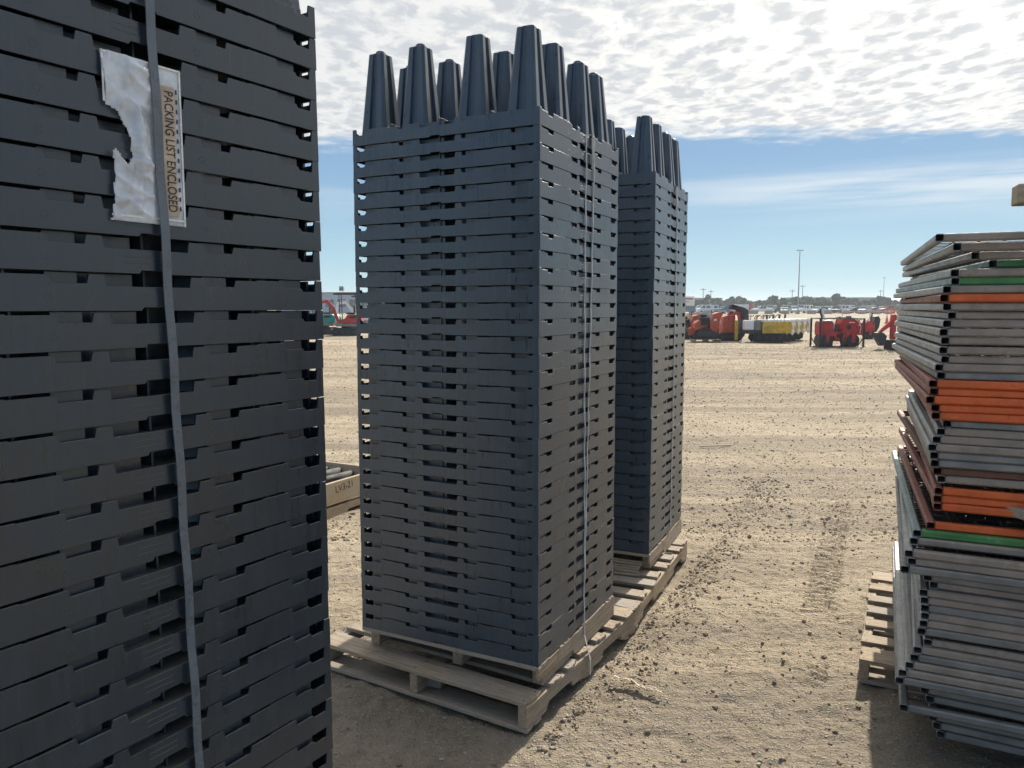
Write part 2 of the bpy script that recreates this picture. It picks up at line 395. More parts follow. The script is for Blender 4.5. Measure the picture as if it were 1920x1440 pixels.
M_ORM = mat_simple('orange machine paint', (.44, .075, .03), .42, 0, .2, 4, dirt=(.22, .12, .07))
M_YEL = mat_simple('yellow dump bed', (.58, .40, .05), .5, 0, .2, 5, dirt=(.34, .27, .09))
M_TEAL = mat_simple('teal machine paint', (.01, .30, .28), .4, 0, .15, 4)
M_GREYM = mat_simple('grey machine cover', (.20, .21, .22), .5, 0, .2, 4)
M_WRAP = mat_simple('white shrink wrap', (.78, .78, .76), .35, 0, .1, 14, bump=.5)
M_WHITE = mat_simple('white vehicle paint', (.72, .73, .74), .3, 0, .06, 2)
M_SILVER = mat_simple('silver vehicle paint', (.42, .44, .46), .3, .3, .08, 2)
M_BLUE = mat_simple('blue vehicle paint', (.05, .13, .28), .3, 0, .1, 2)
M_DARKV = mat_simple('dark vehicle paint', (.05, .055, .065), .3, 0, .15, 2)
M_REDV = mat_simple('red vehicle paint', (.40, .04, .03), .35, 0, .1, 2)
M_GLASS = mat_simple('dark window glass', (.03, .04, .05), .12, 0, .1, 2, spec=.8)
M_CONC = mat_simple('concrete', (.30, .29, .28), .9, 0, .2, 3, bump=.3)
M_STEELP = mat_simple('galvanised pole', (.30, .31, .32), .5, .4, .1, 2)
M_LEAF = mat_leaf('tree leaves', (.035, .065, .028), (.075, .11, .05))
M_BARK = mat_simple('bark', (.10, .075, .055), .9, 0, .3, 4)
M_SIDING = mat_simple('green grey metal siding', (.10, .14, .15), .8, 0, .06, .3)
M_SIDING2 = mat_simple('blue grey metal siding', (.36, .42, .50), .6, 0, .06, .3)
M_SIGN = mat_simple('white sign board', (.75, .74, .72), .5, 0, .06, 2)
M_BARR = mat_simple('orange barrier plastic', (.75, .14, .05), .5, 0, .1, 3)
M_GRASS = mat_simple('dry verge grass', (.20, .21, .09), .95, 0, .4, .8)

# ------------------------------------------------------------------ ground, gravel
def vnoise(x, y, seed):
    r = np.random.RandomState(seed); T = r.rand(256, 256)
    xi = np.floor(x).astype(int); yi = np.floor(y).astype(int); fx = x - xi; fy = y - yi
    fx = fx * fx * (3 - 2 * fx); fy = fy * fy * (3 - 2 * fy)
    g = lambda a, b: T[a % 256, b % 256]
    return (g(xi, yi) * (1 - fx) + g(xi + 1, yi) * fx) * (1 - fy) + (g(xi, yi + 1) * (1 - fx) + g(xi + 1, yi + 1) * fx) * fy - .5

def ground_h(X, Y):
    h = .020 * vnoise(X * .9, Y * .9, 1) + .016 * vnoise(X * 3.1 + 5, Y * 3.1, 2) + .012 * vnoise(X * 8.3, Y * 8.3 + 3, 3) + .012 * vnoise(X * 21, Y * 21, 4) + .009 * vnoise(X * 43, Y * 43, 5)
    # a low ridge of clods thrown up along the pallets
    d = (X - .541) * .903 - (Y - 3.086) * .43
    h = h + .014 * np.exp(-(d / .06) ** 2) * (Y > 2.2) * (Y < 7) * (.4 + vnoise(X * 7, Y * 7, 9) + .5)
    # a tyre print pressed into the dirt to the right of the ridge
    for o_, wd in ((.62, .085), (1.75, .10)):
        d2 = d - o_; sA = (X - .541) * .43 + (Y - 3.086) * .903
        h = h + np.where(np.abs(d2) < wd, -.006 + .006 * np.sign(np.sin(2 * np.pi * (sA + np.abs(d2) * .6) / .062)) * (vnoise(X * 2, Y * 2, 14) > -.12), 0) * (Y < 7) * (Y > 1.9)
    # far wheel ruts
    far = np.clip((Y - 7) / 6, 0, 1) * np.clip((60 - Y) / 20, 0, 1)
    h = h + far * (.07 * vnoise(X * .05, Y * 1.1, 6) + .06 * vnoise(X * .12, Y * 2.3, 7) + .035 * vnoise(X * .9, Y * 4.1, 8))
    return h * np.clip((170 - Y) / 60, .02, 1)

def axis(lo, hi, step, out_lo, out_hi, k=1.12):
    a = list(np.arange(lo, hi, step)); s = step; q = a[0]; pre = []
    while q > out_lo: s *= k; q -= s; pre.append(q)
    s = step; q = a[-1]; post = []
    while q < out_hi: s *= k; q += s; post.append(q)
    return np.array(pre[::-1] + a + post)
gx = axis(-1.0, 2.6, .0125, -3000, 3000, 1.06); gy = list(axis(1.9, 4.8, .0125, -60, 4.9, 1.06)); gy = gy[:[k for k, v in enumerate(gy) if v < 4.8][-1]]
while gy[-1] < 4000: gy.append(gy[-1] + max(.0125, .0075 * (gy[-1] - 3.1), .06 * (gy[-1] - 60)))
gy = np.array(gy)
GX, GY = np.meshgrid(gx, gy, indexing='ij'); GZ = ground_h(GX, GY)
V = np.stack([GX.ravel(), GY.ravel(), GZ.ravel()], 1); nx, ny = len(gx), len(gy)
I = np.arange(nx * ny).reshape(nx, ny)
F = np.stack([I[:-1, :-1].ravel(), I[1:, :-1].ravel(), I[1:, 1:].ravel(), I[:-1, 1:].ravel()], 1)
tag(link_mesh('ground', arr_mesh('ground', V, F, M_GROUND, True)), 'tan gravel and dirt yard ground', kind='structure')

def scatter_stones():
    rs = np.random.RandomState(3)
    def ico(sub):
        bm = bmesh.new(); bmesh.ops.create_icosphere(bm, subdivisions=sub, radius=1); bm.verts.ensure_lookup_table()
        v = np.array([p.co[:] for p in bm.verts]); f = np.array([[q.index for q in fc.verts] for fc in bm.faces]); bm.free(); return v, f
    hi, lo = ico(2), ico(1)
    P = []
    n = 38000; y = 1.6 + (rs.rand(n) ** 1.2) * 7; x = (rs.rand(n) - .42) * (2.2 + y * 1.3); s = .0014 + .0075 * rs.rand(n) ** 9 + .0022 * rs.rand(n) ** 2; P.append((x, y, s))
    n = 1500; tt = rs.rand(n) ** .8 * 4.6 - .5; w = rs.randn(n) * .05 * (.6 + .3 * np.abs(tt)); P.append((.541 + .43 * tt + .903 * w, 3.086 + .903 * tt - .43 * w, .0022 + .0088 * rs.rand(n) ** 3))
    n = 500; tt = rs.rand(n) * 2.6 - .1; w = .06 + np.abs(rs.randn(n)) * .04; P.append((.07 + .47 * tt + .88 * w, 2.68 + .88 * tt - .47 * w, .003 + .008 * rs.rand(n) ** 2))
    n = 300; tt = rs.rand(n) * 5; w = rs.randn(n) * .35; P.append((1.0 + .43 * tt + .903 * w, 2.6 + .903 * tt - .43 * w, .0035 + .009 * rs.rand(n) ** 3))
    n = 60000; y = 5.0 + (rs.rand(n) ** 1.4) * 30; x = (rs.rand(n) - .4) * (1.6 + y * 1.25); s = .0025 + .011 * rs.rand(n) ** 8 + y * .00036; P.append((x, y, s))
    Vs, Fs, base = [], [], 0
    for (x, y, s) in P:
        z = ground_h(x, y)
        for i in range(len(x)):
            v, f = (hi if s[i] > .0085 and y[i] < 7 else lo)
            sc = s[i] * (np.array([1, .8, .62]) * (.75 + .5 * rs.rand(3)))
            a = rs.rand() * 6.28; c_, s_ = math.cos(a), math.sin(a)
            q = v * (1 + .22 * rs.randn(len(v), 1)).clip(.7, 1.35) * sc
            q = np.stack([q[:, 0] * c_ - q[:, 1] * s_ + x[i], q[:, 0] * s_ + q[:, 1] * c_ + y[i], q[:, 2] + z[i] + sc[2] * .35], 1)
            Vs.append(q); Fs.append(f + base); base += len(v)
    me = arr_mesh('gravel', np.concatenate(Vs), np.concatenate(Fs), M_STONE)
    tag(link_mesh('gravel', me), 'loose pebbles and clods scattered over the tan yard', 'gravel', kind='stuff')
scatter_stones()

# ------------------------------------------------------------------ pallets
def board_mesh(L, W, T, mat=M_WOOD, nails=3):
    n = 7; e = []
    for sgn in (-1, 1):
        pts = [(sgn * (L / 2 - .004 * rnd.random() - (.012 * rnd.random() if rnd.random() < .3 else 0)), -W / 2 + W * k / (n - 1)) for k in range(n)]
        e.append(pts)
    side = lambda y, a, b: [(a + (b - a) * f, y + rnd.uniform(-.002, .002)) for f in (.15, .3, .45, .6, .75, .9)]
    poly = e[0][::-1][-1:] + side(-W / 2, -L / 2, L / 2) + e[1] + side(W / 2, L / 2, -L / 2) + e[0][::-1][:-1]
    m = MB(); m.prism(poly, 0, T, 'xy'); me = m.mesh('deck_board', mat, .0016)
    bm = bmesh.new(); bm.from_mesh(me)
    for kx in range(nails):
        for sy in (-.28, .28):
            x = -L / 2 + .021 + kx * (L - .042) / (nails - 1) + rnd.uniform(-.008, .008); y = W * sy + rnd.uniform(-.008, .008)
            vs = [bm.verts.new((x + .0042 * math.cos(a), y + .0042 * math.sin(a), T + .0004)) for a in np.linspace(0, 2 * math.pi, 8, endpoint=False)]
            bm.faces.new(vs).material_index = 1
    bm.to_mesh(me); bm.free(); me.materials.append(M_NAIL); return me
def stringer_mesh(L, H, W, mat=M_WOOD, notch=True):
    a, n = L / 2, .030
    if notch:
        poly = [(-a, 0), (-a + .15, 0), (-a + .17, n), (-a + .36, n), (-a + .38, 0), (a - .38, 0), (a - .36, n), (a - .17, n), (a - .15, 0), (a, 0), (a, H), (-a, H)]
    else: poly = [(-a, 0), (a, 0), (a, H), (-a, H)]
    m = MB(); m.prism(poly, -W / 2, W / 2, 'xz'); return m.mesh('stringer', mat, .0025)

def pallet(name_label, loc, rotz, Wx, Ly, H=.135, boards=7, group='wooden pallets', mat=M_WOOD, front_wide=.14, nst=3, notch=True, jit=.012, skip=()):
    """boards run along local x, stringers along local y; origin at the front right corner on the ground"""
    t = thing('wooden_pallet', name_label, 'pallet', loc, rotz, group)
    T = .016; hs = H - 2 * T
    st = stringer_mesh(Ly, hs, .038, mat, notch)
    for k in range(nst):
        x = -.021 - k * (Wx - .042) / (nst - 1)
        link_mesh('stringer', st, t, (x, Ly / 2, T), (0, 0, R(90)))
    ys = np.linspace(front_wide / 2, Ly - front_wide / 2, boards)
    wide = lambda: board_mesh(Wx, front_wide, T, mat); narrow = lambda: board_mesh(Wx, .088, T, mat)
    for k, y in enumerate(ys):
        if k in skip: continue
        j = rnd.uniform(-jit, jit)
        link_mesh('deck_board', wide() if k in (0, boards - 1) else narrow(), t, (-Wx / 2 + j * .6, y + j * (0 if k in (0, boards - 1) else 1), H - T + .0003), (0, 0, rnd.uniform(-.012, .012)))
    for k, y in enumerate((front_wide / 2, Ly / 2, Ly - front_wide / 2)):
        link_mesh('bottom_board', wide(), t, (-Wx / 2, y, -.0003), (0, 0, rnd.uniform(-.006, .006)))
    return t

A1 = R(-31.0)
pallet('large weathered pallet lying on the ground under the middle tray stack', (.055, 2.645, .012), A1, 1.04, 1.03, .112, 7, front_wide=.115)
pallet('large weathered pallet on the ground under the rear tray stack', (.585, 3.53, .012), R(-24.5), 1.02, 1.2, .112, 8, front_wide=.115)
pallet('pale lit pallet on the ground below the stack of tube panels', (1.43 + .92, 3.03 - .47, .012), R(-27), 1.04, 1.2, .100, 7)
pallet('wooden pallet under the big front tray stack', (-.72, .78, .012), R(-31.9), 1.0, 1.1, .112, 7)

# ------------------------------------------------------------------ trays
W = .81; PIT = .061; TH = .0045
def prof_wall(L, pat, notch):
    """outline of a skirt wall: straight foot, stepped top edge"""
    pts = []
    for (f0, f1, z) in pat:
        pts.append((f0 * L, z)); pts.append((f1 * L, z))
    out = []
    for i, p in enumerate(pts):
        if out and abs(out[-1][0] - p[0]) < 1e-6 and abs(out[-1][1] - p[1]) > .004:
            s = .0035 if p[1] > out[-1][1] else -.0035      # sloped sides of the steps
            out[-1] = (out[-1][0] - abs(s) / 2, out[-1][1]); p = (p[0] + abs(s) / 2, p[1])
        elif out and abs(out[-1][0] - p[0]) < 1e-6: p = (p[0] + .0012, p[1])
        out.append(p)
    foot = [(L, 0), (notch[1] * L + .004, 0), (notch[1] * L, .0055), (notch[0] * L, .0055), (notch[0] * L - .004, 0), (0, 0)]
    return [(x - L / 2, z) for x, z in out + foot]
FULL, SLIT, TOOTH, REC, NOT, GAP = .0606, .0565, .0575, .0430, .0430, .0395
PA = [(0, .022, FULL), (.022, .066, .037), (.066, .125, REC), (.125, .21, SLIT), (.21, .27, SLIT - .0015), (.27, .292, NOT), (.292, .345, REC), (.345, .386, TOOTH), (.386, .575, GAP),
      (.575, .610, TOOTH), (.610, .628, NOT), (.628, .68, REC), (.68, .77, SLIT - .0015), (.77, .862, SLIT), (.862, .88, NOT), (.88, .938, REC), (.938, .968, SLIT - .003), (.968, 1, FULL)]
RA = [(.062, .13), (.285, .35), (.624, .685), (.875, .942)]
PB = [(0, .016, FULL), (.016, .085, .054), (.085, .14, .0445), (.14, .345, FULL - .001), (.345, .42, .044), (.42, .452, TOOTH + .002), (.452, .62, GAP), (.62, .645, TOOTH), (.645, .69, .053),
      (.69, .745, .0435), (.745, .897, FULL - .001), (.897, .962, .0395), (.962, .984, .050), (.984, 1, FULL)]
RB = [(.03, .082), (.35, .385)]; WA = [(.37, .50)]; WB = [(.44, .64)]

LEGX = [-.332, -.140, .110, .315]; LEGY = [-.315, -.110, .150, .330]
def tray_mesh():
    m = MB()
    for side in range(4):
        M = Matrix.Rotation(side * math.pi / 2, 4, 'Z')
        A = side % 2 == 0; L = W if A else W - 2 * TH
        pat, rec = (PA, RA) if A else (PB, RB)
        nt = (.445, .497)
        if side == 2:                                      # the far side is the mirror image of the near one
            pat = [(1 - b, 1 - a, z) for a, b, z in pat[::-1]]; rec = [(1 - b, 1 - a) for a, b in rec]; nt = (.503, .555)
        m.prism(prof_wall(L, pat, nt), -W / 2, -W / 2 + TH, 'xz', M)
        for a, b in rec:                                   # leg shoulders seen set back in the slots
            m.box(a * L - L / 2, b * L - L / 2, -W / 2 + .010, -W / 2 + .016, .039, .0598, M)
        for a, b in (WA if A else WB):                      # inner web seen deep in the wide middle opening
            m.box(a * L - L / 2, b * L - L / 2, -W / 2 + .026, -W / 2 + .030, .0376, .0597, M)
        for fx in (.315, .655):                            # moulded date clocks
            for k in range(6):
                an = k * math.pi / 3
                cx = fx * L - L / 2 + .0055 * math.cos(an); cz = .0215 + .0055 * math.sin(an)
                m.box(cx - .0013, cx + .0013, -W / 2 - .0005, -W / 2 + .001, cz - .0013, cz + .0013, M)
        m.box(-.028, .028, -W / 2 - .0004, -W / 2 + .001, .0265, .0275, M); m.box(-.028, .028, -W / 2 - .0004, -W / 2 + .001, .0165, .0173, M)
    d = W / 2 - TH - .001; c = .085
    poly = [(-d + c, -d), (d - c, -d), (d, -d + c), (d, d - c), (d - c, d), (-d + c, d), (-d, d - c), (-d, -d + c)]
    m.prism(poly, .0335, .0375, 'xy')
    for a in (-.24, -.02, .20):                            # unseen inner ribs, added to stop daylight showing through the stack
        m.box(-.385, .385, a, a + .004, .0376, .0730); m.box(a, a + .0041, -.385, .385, .0375, .0725)
    for a in (-.325, .321): m.box(-.326, .326, a, a + .004, .0377, .0732); m.box(a + .0002, a + .0042, -.3255, .3255, .0376, .0727)
    for i in range(4):                                     # collars of the nested legs
        for j in range(4):
            if i in (0, 3) and j in (0, 3): continue
            x, y = LEGX[i], LEGY[j]
            m.prism(oct_poly(x, y, .050), .0375, .0590, 'xy', poly2=oct_poly(x, y, .046))
    m.v = [(x * (1 - .0014 * z / PIT), y * (1 - .0014 * z / PIT), z) for x, y, z in m.v]
    return m.mesh('plastic_tray', M_TRAY, .0011)
def oct_poly(x, y, r):
    c = r * .42
    return [(x + a, y + b) for a, b in ((-r + c, -r), (r - c, -r), (r, -r + c), (r, r - c), (r - c, r), (-r + c, r), (-r, r - c), (-r, -r + c))]
def leg_poly(r):
    """square leg with chamfered corners and a flute down each side"""
    c, g, w = r * .20, r * .26, r * .30
    side = [(-r + c, -r), (-w, -r), (-w + .003, -r + g), (w - .003, -r + g), (w, -r), (r - c, -r)]
    out = []
    for k in range(4):
        cs, sn = round(math.cos(k * math.pi / 2)), round(math.sin(k * math.pi / 2))
        out += [(x * cs - y * sn, x * sn + y * cs) for x, y in side]
    return out
def leg_mesh(knob):
    m = MB(); h = .318
    m.prism(leg_poly(.061), .0, h, 'xy', poly2=leg_poly(.0345))
    m.prism(oct_poly(0, 0, .027), h, h + .004, 'xy', poly2=oct_poly(0, 0, .026))
    if knob:
        m.cyl((0, 0, h + .004), (0, 0, h + .012), .019, .019, 14); m.cyl((0, 0, h + .012), (0, 0, h + .016), .019, .014, 14)
    return m.mesh('leg', M_TRAY, .0016)
ME_TRAY = tray_mesh(); ME_TRAY_SHADE = ME_TRAY.copy(); ME_TRAY_SHADE.materials.clear(); ME_TRAY_SHADE.materials.append(M_TRAY_SHADE); ME_LEG = leg_mesh(False); ME_LEGK = leg_mesh(True)

def tray_stack(corner, ang, z0, n, words, turn, group, me=None, col='dark grey'):
    """corner: the stack's near right (local +x,-y) corner"""
    M = Matrix.Rotation(ang, 4, 'Z'); c = Vector((*corner, 0)) - M @ Vector((W / 2, -W / 2, 0))
    for k in range(n):
        top = k == n - 1
        from_top = n - k
        where = 'topmost' if top else ('lowest' if k == 0 else ordinal(from_top) + ' from the top')
        lab = f'{col} plastic tray, {where} in the {words}'
        odd = 2.4 if rnd.random() < .14 else 1.0            # now and then a tray sits a little askew
        jx, jy = rnd.uniform(-.0009, .0009), rnd.uniform(-.0009, .0009)
        loc = (c.x + jx * odd, c.y + jy * odd, z0 + k * PIT); rot = ang + turn + rnd.uniform(-.0028, .0028) * odd
        if not top:
            o = link_mesh('plastic_tray', me or ME_TRAY, None, loc, (0, 0, rot)); tag(o, lab, 'tray', group)
        else:
            t = thing('plastic_tray', lab + ', its legs standing up', 'tray', loc, rot, group)
            link_mesh('tray_body', me or ME_TRAY, t)
            for i in range(4):
                for j in range(4):
                    x, y = LEGX[i], LEGY[j]
                    kn = (i < 2 or j > 1)
                    link_mesh('leg', ME_LEGK if kn else ME_LEG, t, (x, y, .0376), (rnd.uniform(-.012, .012), rnd.uniform(-.012, .012), 0))
    return c
ANG2, ANG3, ANG1 = R(-27.2), R(-24.2), R(-31.9)
Z2 = .226
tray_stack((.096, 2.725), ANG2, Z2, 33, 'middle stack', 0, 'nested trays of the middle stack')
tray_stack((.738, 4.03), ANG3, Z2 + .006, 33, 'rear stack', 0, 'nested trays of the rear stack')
# big front stack: its far right corner stands at (-.40, 1.63)
u1 = Vector((math.sin(R(31.9)), math.cos(R(31.9)), 0))
near1 = Vector((-.40, 1.63, 0)) - u1 * W
tray_stack((near1.x, near1.y), ANG1, Z2 - .024, 32, 'big front stack', -math.pi / 2, 'nested trays of the big front stack', ME_TRAY_SHADE, 'shade-darkened grey')

# low skids the stacks stand on
def skid(corner, ang, z, label, left_h):
    t = thing('wooden_skid', label, 'skid', (*corner, z), ang, 'low wooden skids under the tray stacks')
    H = Z2 - z - (.024 if 'front' in label else 0)
    T = .016
    for y in (.048, .25, .45, .65, W - .05): link_mesh('deck_board', board_mesh(W + .01, .10, T), t, (-W / 2, y, H - T - .001), (0, 0, rnd.uniform(-.008, .008)))
    s = stringer_mesh(W - .05, H - T - .003, .045, notch=False)
    for x in (-.03, -W / 2 + .02, -W + .02): link_mesh('stringer', s, t, (x, W / 2 + .035, .001), (0, 0, R(90)))
    m = MB(); m.prism([(.0, .045), (.33, .030), (.345, .012), (.36, .0), (W + .01, 0), (W + .01, H - .012), (.62, H - .004), (.38, H - .010), (.0, H - .006)], 0, .012, 'xz')
    o = m.build('side_board', M_WOOD, t, .002); o.location = (.003, 0, .002); o.rotation_euler = (0, 0, R(90))
    return t
skid((.096, 2.725), ANG2, .1255, 'low skid with a splintered side board under the middle tray stack', 0)
skid((.738, 4.03), ANG3, .1255, 'low dark skid under the rear tray stack', 0)
skid((near1.x, near1.y), ANG1, .1255, 'low skid under the big front tray stack', 0)
# loose broken timber and film stuffed under the rear stack
m = MB()
for k in range(6):
    a = rnd.uniform(-.05, .05); m.box(-.42, -.04 - .02 * rnd.random(), -.07 + .018 * k, -.055 + .018 * k, .0 + .008 * k, .012 + .008 * k, Matrix.Rotation(a, 4, 'Z'))
o = m.build('broken_slat_bundle', M_WOOD, None, .002, loc=(.735, 4.0, .128), rotz=ANG3)
tag(o, 'bundle of broken grey slats in front of the rear stack foot', 'wood scraps')
# loose blocks lying inside the lower pallet opening
m = MB(); m.box(-.03, .03, -.16, .16, 0, .05); o = m.build('timber_block', M_WOOD, None, .003, loc=(-.27, 3.10, .032), rotz=ANG2 + .2)
tag(o, 'short timber block lying inside the middle pallet', 'block')

# ------------------------------------------------------------------ straps and pouch
def face_pt(org, u, n, s, z, off): return Vector((org[0], org[1], 0)) + u * s + n * off + Vector((0, 0, z))
u2 = Vector((math.sin(-ANG2), math.cos(ANG2), 0)); n2 = Vector((u2.y, -u2.x, 0))
u3 = Vector((math.sin(-ANG3), math.cos(ANG3), 0)); n3 = Vector((u3.y, -u3.x, 0))
n1 = Vector((u1.y, -u1.x, 0)); far1 = (-.40, 1.63)
TOP2 = Z2 + 33 * PIT; TOP1 = Z2 - .024 + 32 * PIT

def cord(name, label, org, u, n, fn, zs, width, mat, over=0.0, thick=.0022, group=None, tail=None, lift=.0045):
    pts = []
    if over:
        s = fn(zs[0])
        pts += [face_pt(org, u, n, s, zs[0] - .10, -over), face_pt(org, u, n, s, zs[0] - .01, -over * .8), face_pt(org, u, n, s, zs[0] + .004, -over * .35)]
    for z in np.linspace(zs[0], zs[1], 46):
        pts.append(face_pt(org, u, n, fn(z), z, lift + .002 * math.sin(z * 31)))
    if tail: pts += tail
    m = MB(); m.ribbon(pts, n, width, thick)
    return tag(m.build(name, mat), label, 'strap', group)
GS = 'white cord straps tied round the tray stacks'
wob = lambda a, b, k: (lambda z: a + (b - a) * (TOP2 - z) / 2.0 + .006 * math.sin(z * k))
cord('cord_strap', 'left white cord strap hanging slack down the middle stack', (.096, 2.725), u2, n2, wob(.418, .440, 3.1), (TOP2 - .02, .30), .0095, M_CORD, .03, group=GS,
     tail=[face_pt((.096, 2.725), u2, n2, .436, .18, .010), face_pt((.096, 2.725), u2, n2, .415, .09, .045), face_pt((.096, 2.725), u2, n2, .405, .03, .05)])
cord('cord_strap', 'right white cord strap pulled straight down the middle stack', (.096, 2.725), u2, n2, wob(.505, .436, 1.0), (TOP2 - .02, .34), .0095, M_CORD, .03, group=GS)
cord('cord_strap', 'white cord strap down the side of the rear stack', (.738, 4.03), u3, n3, wob(.50, .49, 1.0), (TOP2 - .02, .25), .011, M_CORD, .03, group=GS)
for org, u, n, s, lab in (((.096, 2.725), u2, n2, .482, 'grey strap end folded over the top edge of the middle stack'), ((.738, 4.03), u3, n3, .455, 'grey strap end folded over the top edge of the rear stack')):
    m = MB(); pts = [face_pt(org, u, n, s, TOP2 - .14, .007), face_pt(org, u, n, s - .002, TOP2 - .10, .010), face_pt(org, u, n, s, TOP2 - .05, .008), face_pt(org, u, n, s + .006, TOP2 - .012, .006), face_pt(org, u, n, s + .008, TOP2 - .004, -.004), face_pt(org, u, n, s + .008, TOP2 - .05, -.02)]
    m.ribbon(pts, n, .026, .003); tag(m.build('strap_end', M_GREYM), lab, 'strap', 'folded strap ends')
cord('strapping_band', 'flat grey strapping band running down the big front stack', far1, -u1, n1, lambda z: .378 - (TOP1 - z) / 1.65 * .040, (TOP1 + .002, .2), .0160, M_BAND, .03, .0016, lift=.0115)
def pouch():
    """torn clear document pouch under the band of the front stack"""
    e1 = u1; s0, s1, zt, zb = .459, .321, 1.949, 1.688
    org = face_pt(far1, -u1, n1, s0, zt, .0)
    t = thing('document_pouch', 'torn clear plastic packing list pouch under the grey band', 'pouch', face_pt(far1, -u1, n1, s0, zb, .003), 0)
    base = t.location.copy()
    poly = [(0, 0), (1, 0), (1, 1), (.03, 1), (.07, .86), (.09, .68), (.07, .585), (.10, .565), (.16, .61), (.25, .655), (.31, .60), (.30, .52), (.26, .43), (.19, .37), (.12, .33), (.03, .32)]
    def inside(x, y):
        c = False; n = len(poly)
        for i in range(n):
            (x1, y1), (x2, y2) = poly[i], poly[(i + 1) % n]
            if (y1 > y) != (y2 > y) and x < (x2 - x1) * (y - y1) / (y2 - y1) + x1: c = not c
        return c
    NX, NY = 44, 84
    uu, vv = np.meshgrid(np.linspace(0, 1, NX + 1), np.linspace(0, 1, NY + 1), indexing='ij')
    off = .0035 + .0045 * (vnoise(uu * 4 + vv * 3, vv * 6, 21) + .5) + .003 * (vnoise(uu * 9 - vv * 5, vv * 14, 22)) + .006 * np.exp(-((uu - .36 - .1 * vv) / .035) ** 2) * (vv > .3) * (vv < .68) + .004 * np.exp(-((uu - .45 + .35 * (vv - .68)) / .04) ** 2) * (vv > .62) * (vv < .95)
    rid = lambda a, b, w: np.exp(-np.abs(a - b) / w)
    off = off + .007 * rid(uu, .40 + .10 * np.sin((vv - .3) * 5), .022) * (vv > .28) * (vv < .66) + .006 * rid(uu, .30 - .5 * (vv - .66) ** 1.0, .02) * (vv > .64) * (vv < .9) + .005 * rid(vv, .585 + .10 * uu, .012) * (uu > .2) * (uu < .6) + .004 * rid(vv, .90 - .12 * uu, .012) * (uu < .6)
    off = off + .005 * (1 - np.abs(vnoise(uu * 5 + vv * 2, vv * 9 - uu * 2, 33) * 2)) ** 3
    off = np.where(uu > .58, .003 + off * .25, off)
    pts = []
    for i in range(NX + 1):
        for j in range(NY + 1):
            a, b = uu[i, j], vv[i, j]
            p = org + e1 * ((s0 - s1) * a) + Vector((0, 0, -(zt - zb) * b)) + n1 * off[i, j]
            pts.append(p - base)
    m = MB(); fs = []
    for i in range(NX):
        for j in range(NY):
            if inside((i + .5) / NX, (j + .5) / NY): a = i * (NY + 1) + j; fs.append((a, a + NY + 1, a + NY + 2, a + 1))
    used = sorted({q for f in fs for q in f}); idx = {q: k for k, q in enumerate(used)}
    m.add([pts[q] for q in used], [tuple(idx[q] for q in f) for f in fs])
    film = m.build('film', M_FILM, t, 0, True)
    sd = film.modifiers.new('thickness', 'SOLIDIFY'); sd.thickness = .0005
    wdt = s0 - s1
    # heat-sealed edges
    m = MB()
    q = lambda a, b, o: org + e1 * (wdt * a) + Vector((0, 0, -(zt - zb) * b)) + n1 * o - base
    for p0, p1 in (((.985, 0), (.985, 1)), ((.04, .965), (1, .965)), ((.012, .0), (.012, .30)), ((0, .008), (1, .008))):
        m.ribbon([q(*p0, .0062), q(*p1, .0062)], n1, .0032, .0006)
    m.build('sealed_edge', M_WRAP, t)
    m = MB(); pp = [q(.80 + .008 * math.sin(k * .7), .12 + .82 * k / 11, .0066 + .0006 * math.sin(k * 1.3)) for k in range(12)]
    m.ribbon(pp, n1, wdt * .20, .0004); slip = m.build('printed_slip', M_PAPER, t)
    m = MB()
    for k in range(13): m.ribbon([q(.925, .13 + .062 * k, .0074), q(.925, .13 + .062 * k + .028, .0074)], n1, .0028, .0004)
    m.build('dashed_border', M_INK, t)
    me = text_mesh('lettering', 'PACKING LIST ENCLOSED', .0235, M_INK, .0002, 1.0)
    L = max(v.co.x for v in me.vertices) - min(v.co.x for v in me.vertices)
    me.transform(Matrix.Diagonal(((zt - zb) * .76 / L, 1, 1, 1)))
    o = link_mesh('lettering', me, t)
    Mx = Matrix((Vector((0, 0, -1)), e1, n1)).transposed().to_4x4(); Mx.translation = q(.815, .53, .0076); o.matrix_basis = Mx
pouch()

# frayed strip of plastic on the ground by the pallet
m = MB()
for k in range(5):
    pts = []
    for i in range(9):
        f = i / 8; x = .415 + .17 * f + .010 * math.sin(k * 2 + i); y = 3.02 - .09 * f + .022 * math.sin(f * 5 + k * .4) + .006 * k
        pts.append((x, y, .018 + .012 * math.sin(f * 9 + k) ** 2 + float(ground_h(np.array(x), np.array(y)))))
    m.ribbon(pts, (0, .3, 1), .007, .001)
tag(m.build('frayed_strip', M_FRAY), 'frayed pale plastic strip lying on the dirt beside the pallet', 'litter')
# a few thin sticks on the ground
for (x, y, a, L, lab) in ((2.25, 8.4, .15, .35, 'thin pale splinter lying on the open gravel'),):
    m = MB(); m.box(-L / 2, L / 2, -.012, .012, 0, .012); tag(m.build('wood_splinter', M_WOODW, None, .002, loc=(x, y, .02), rotz=a), lab, 'splinter')

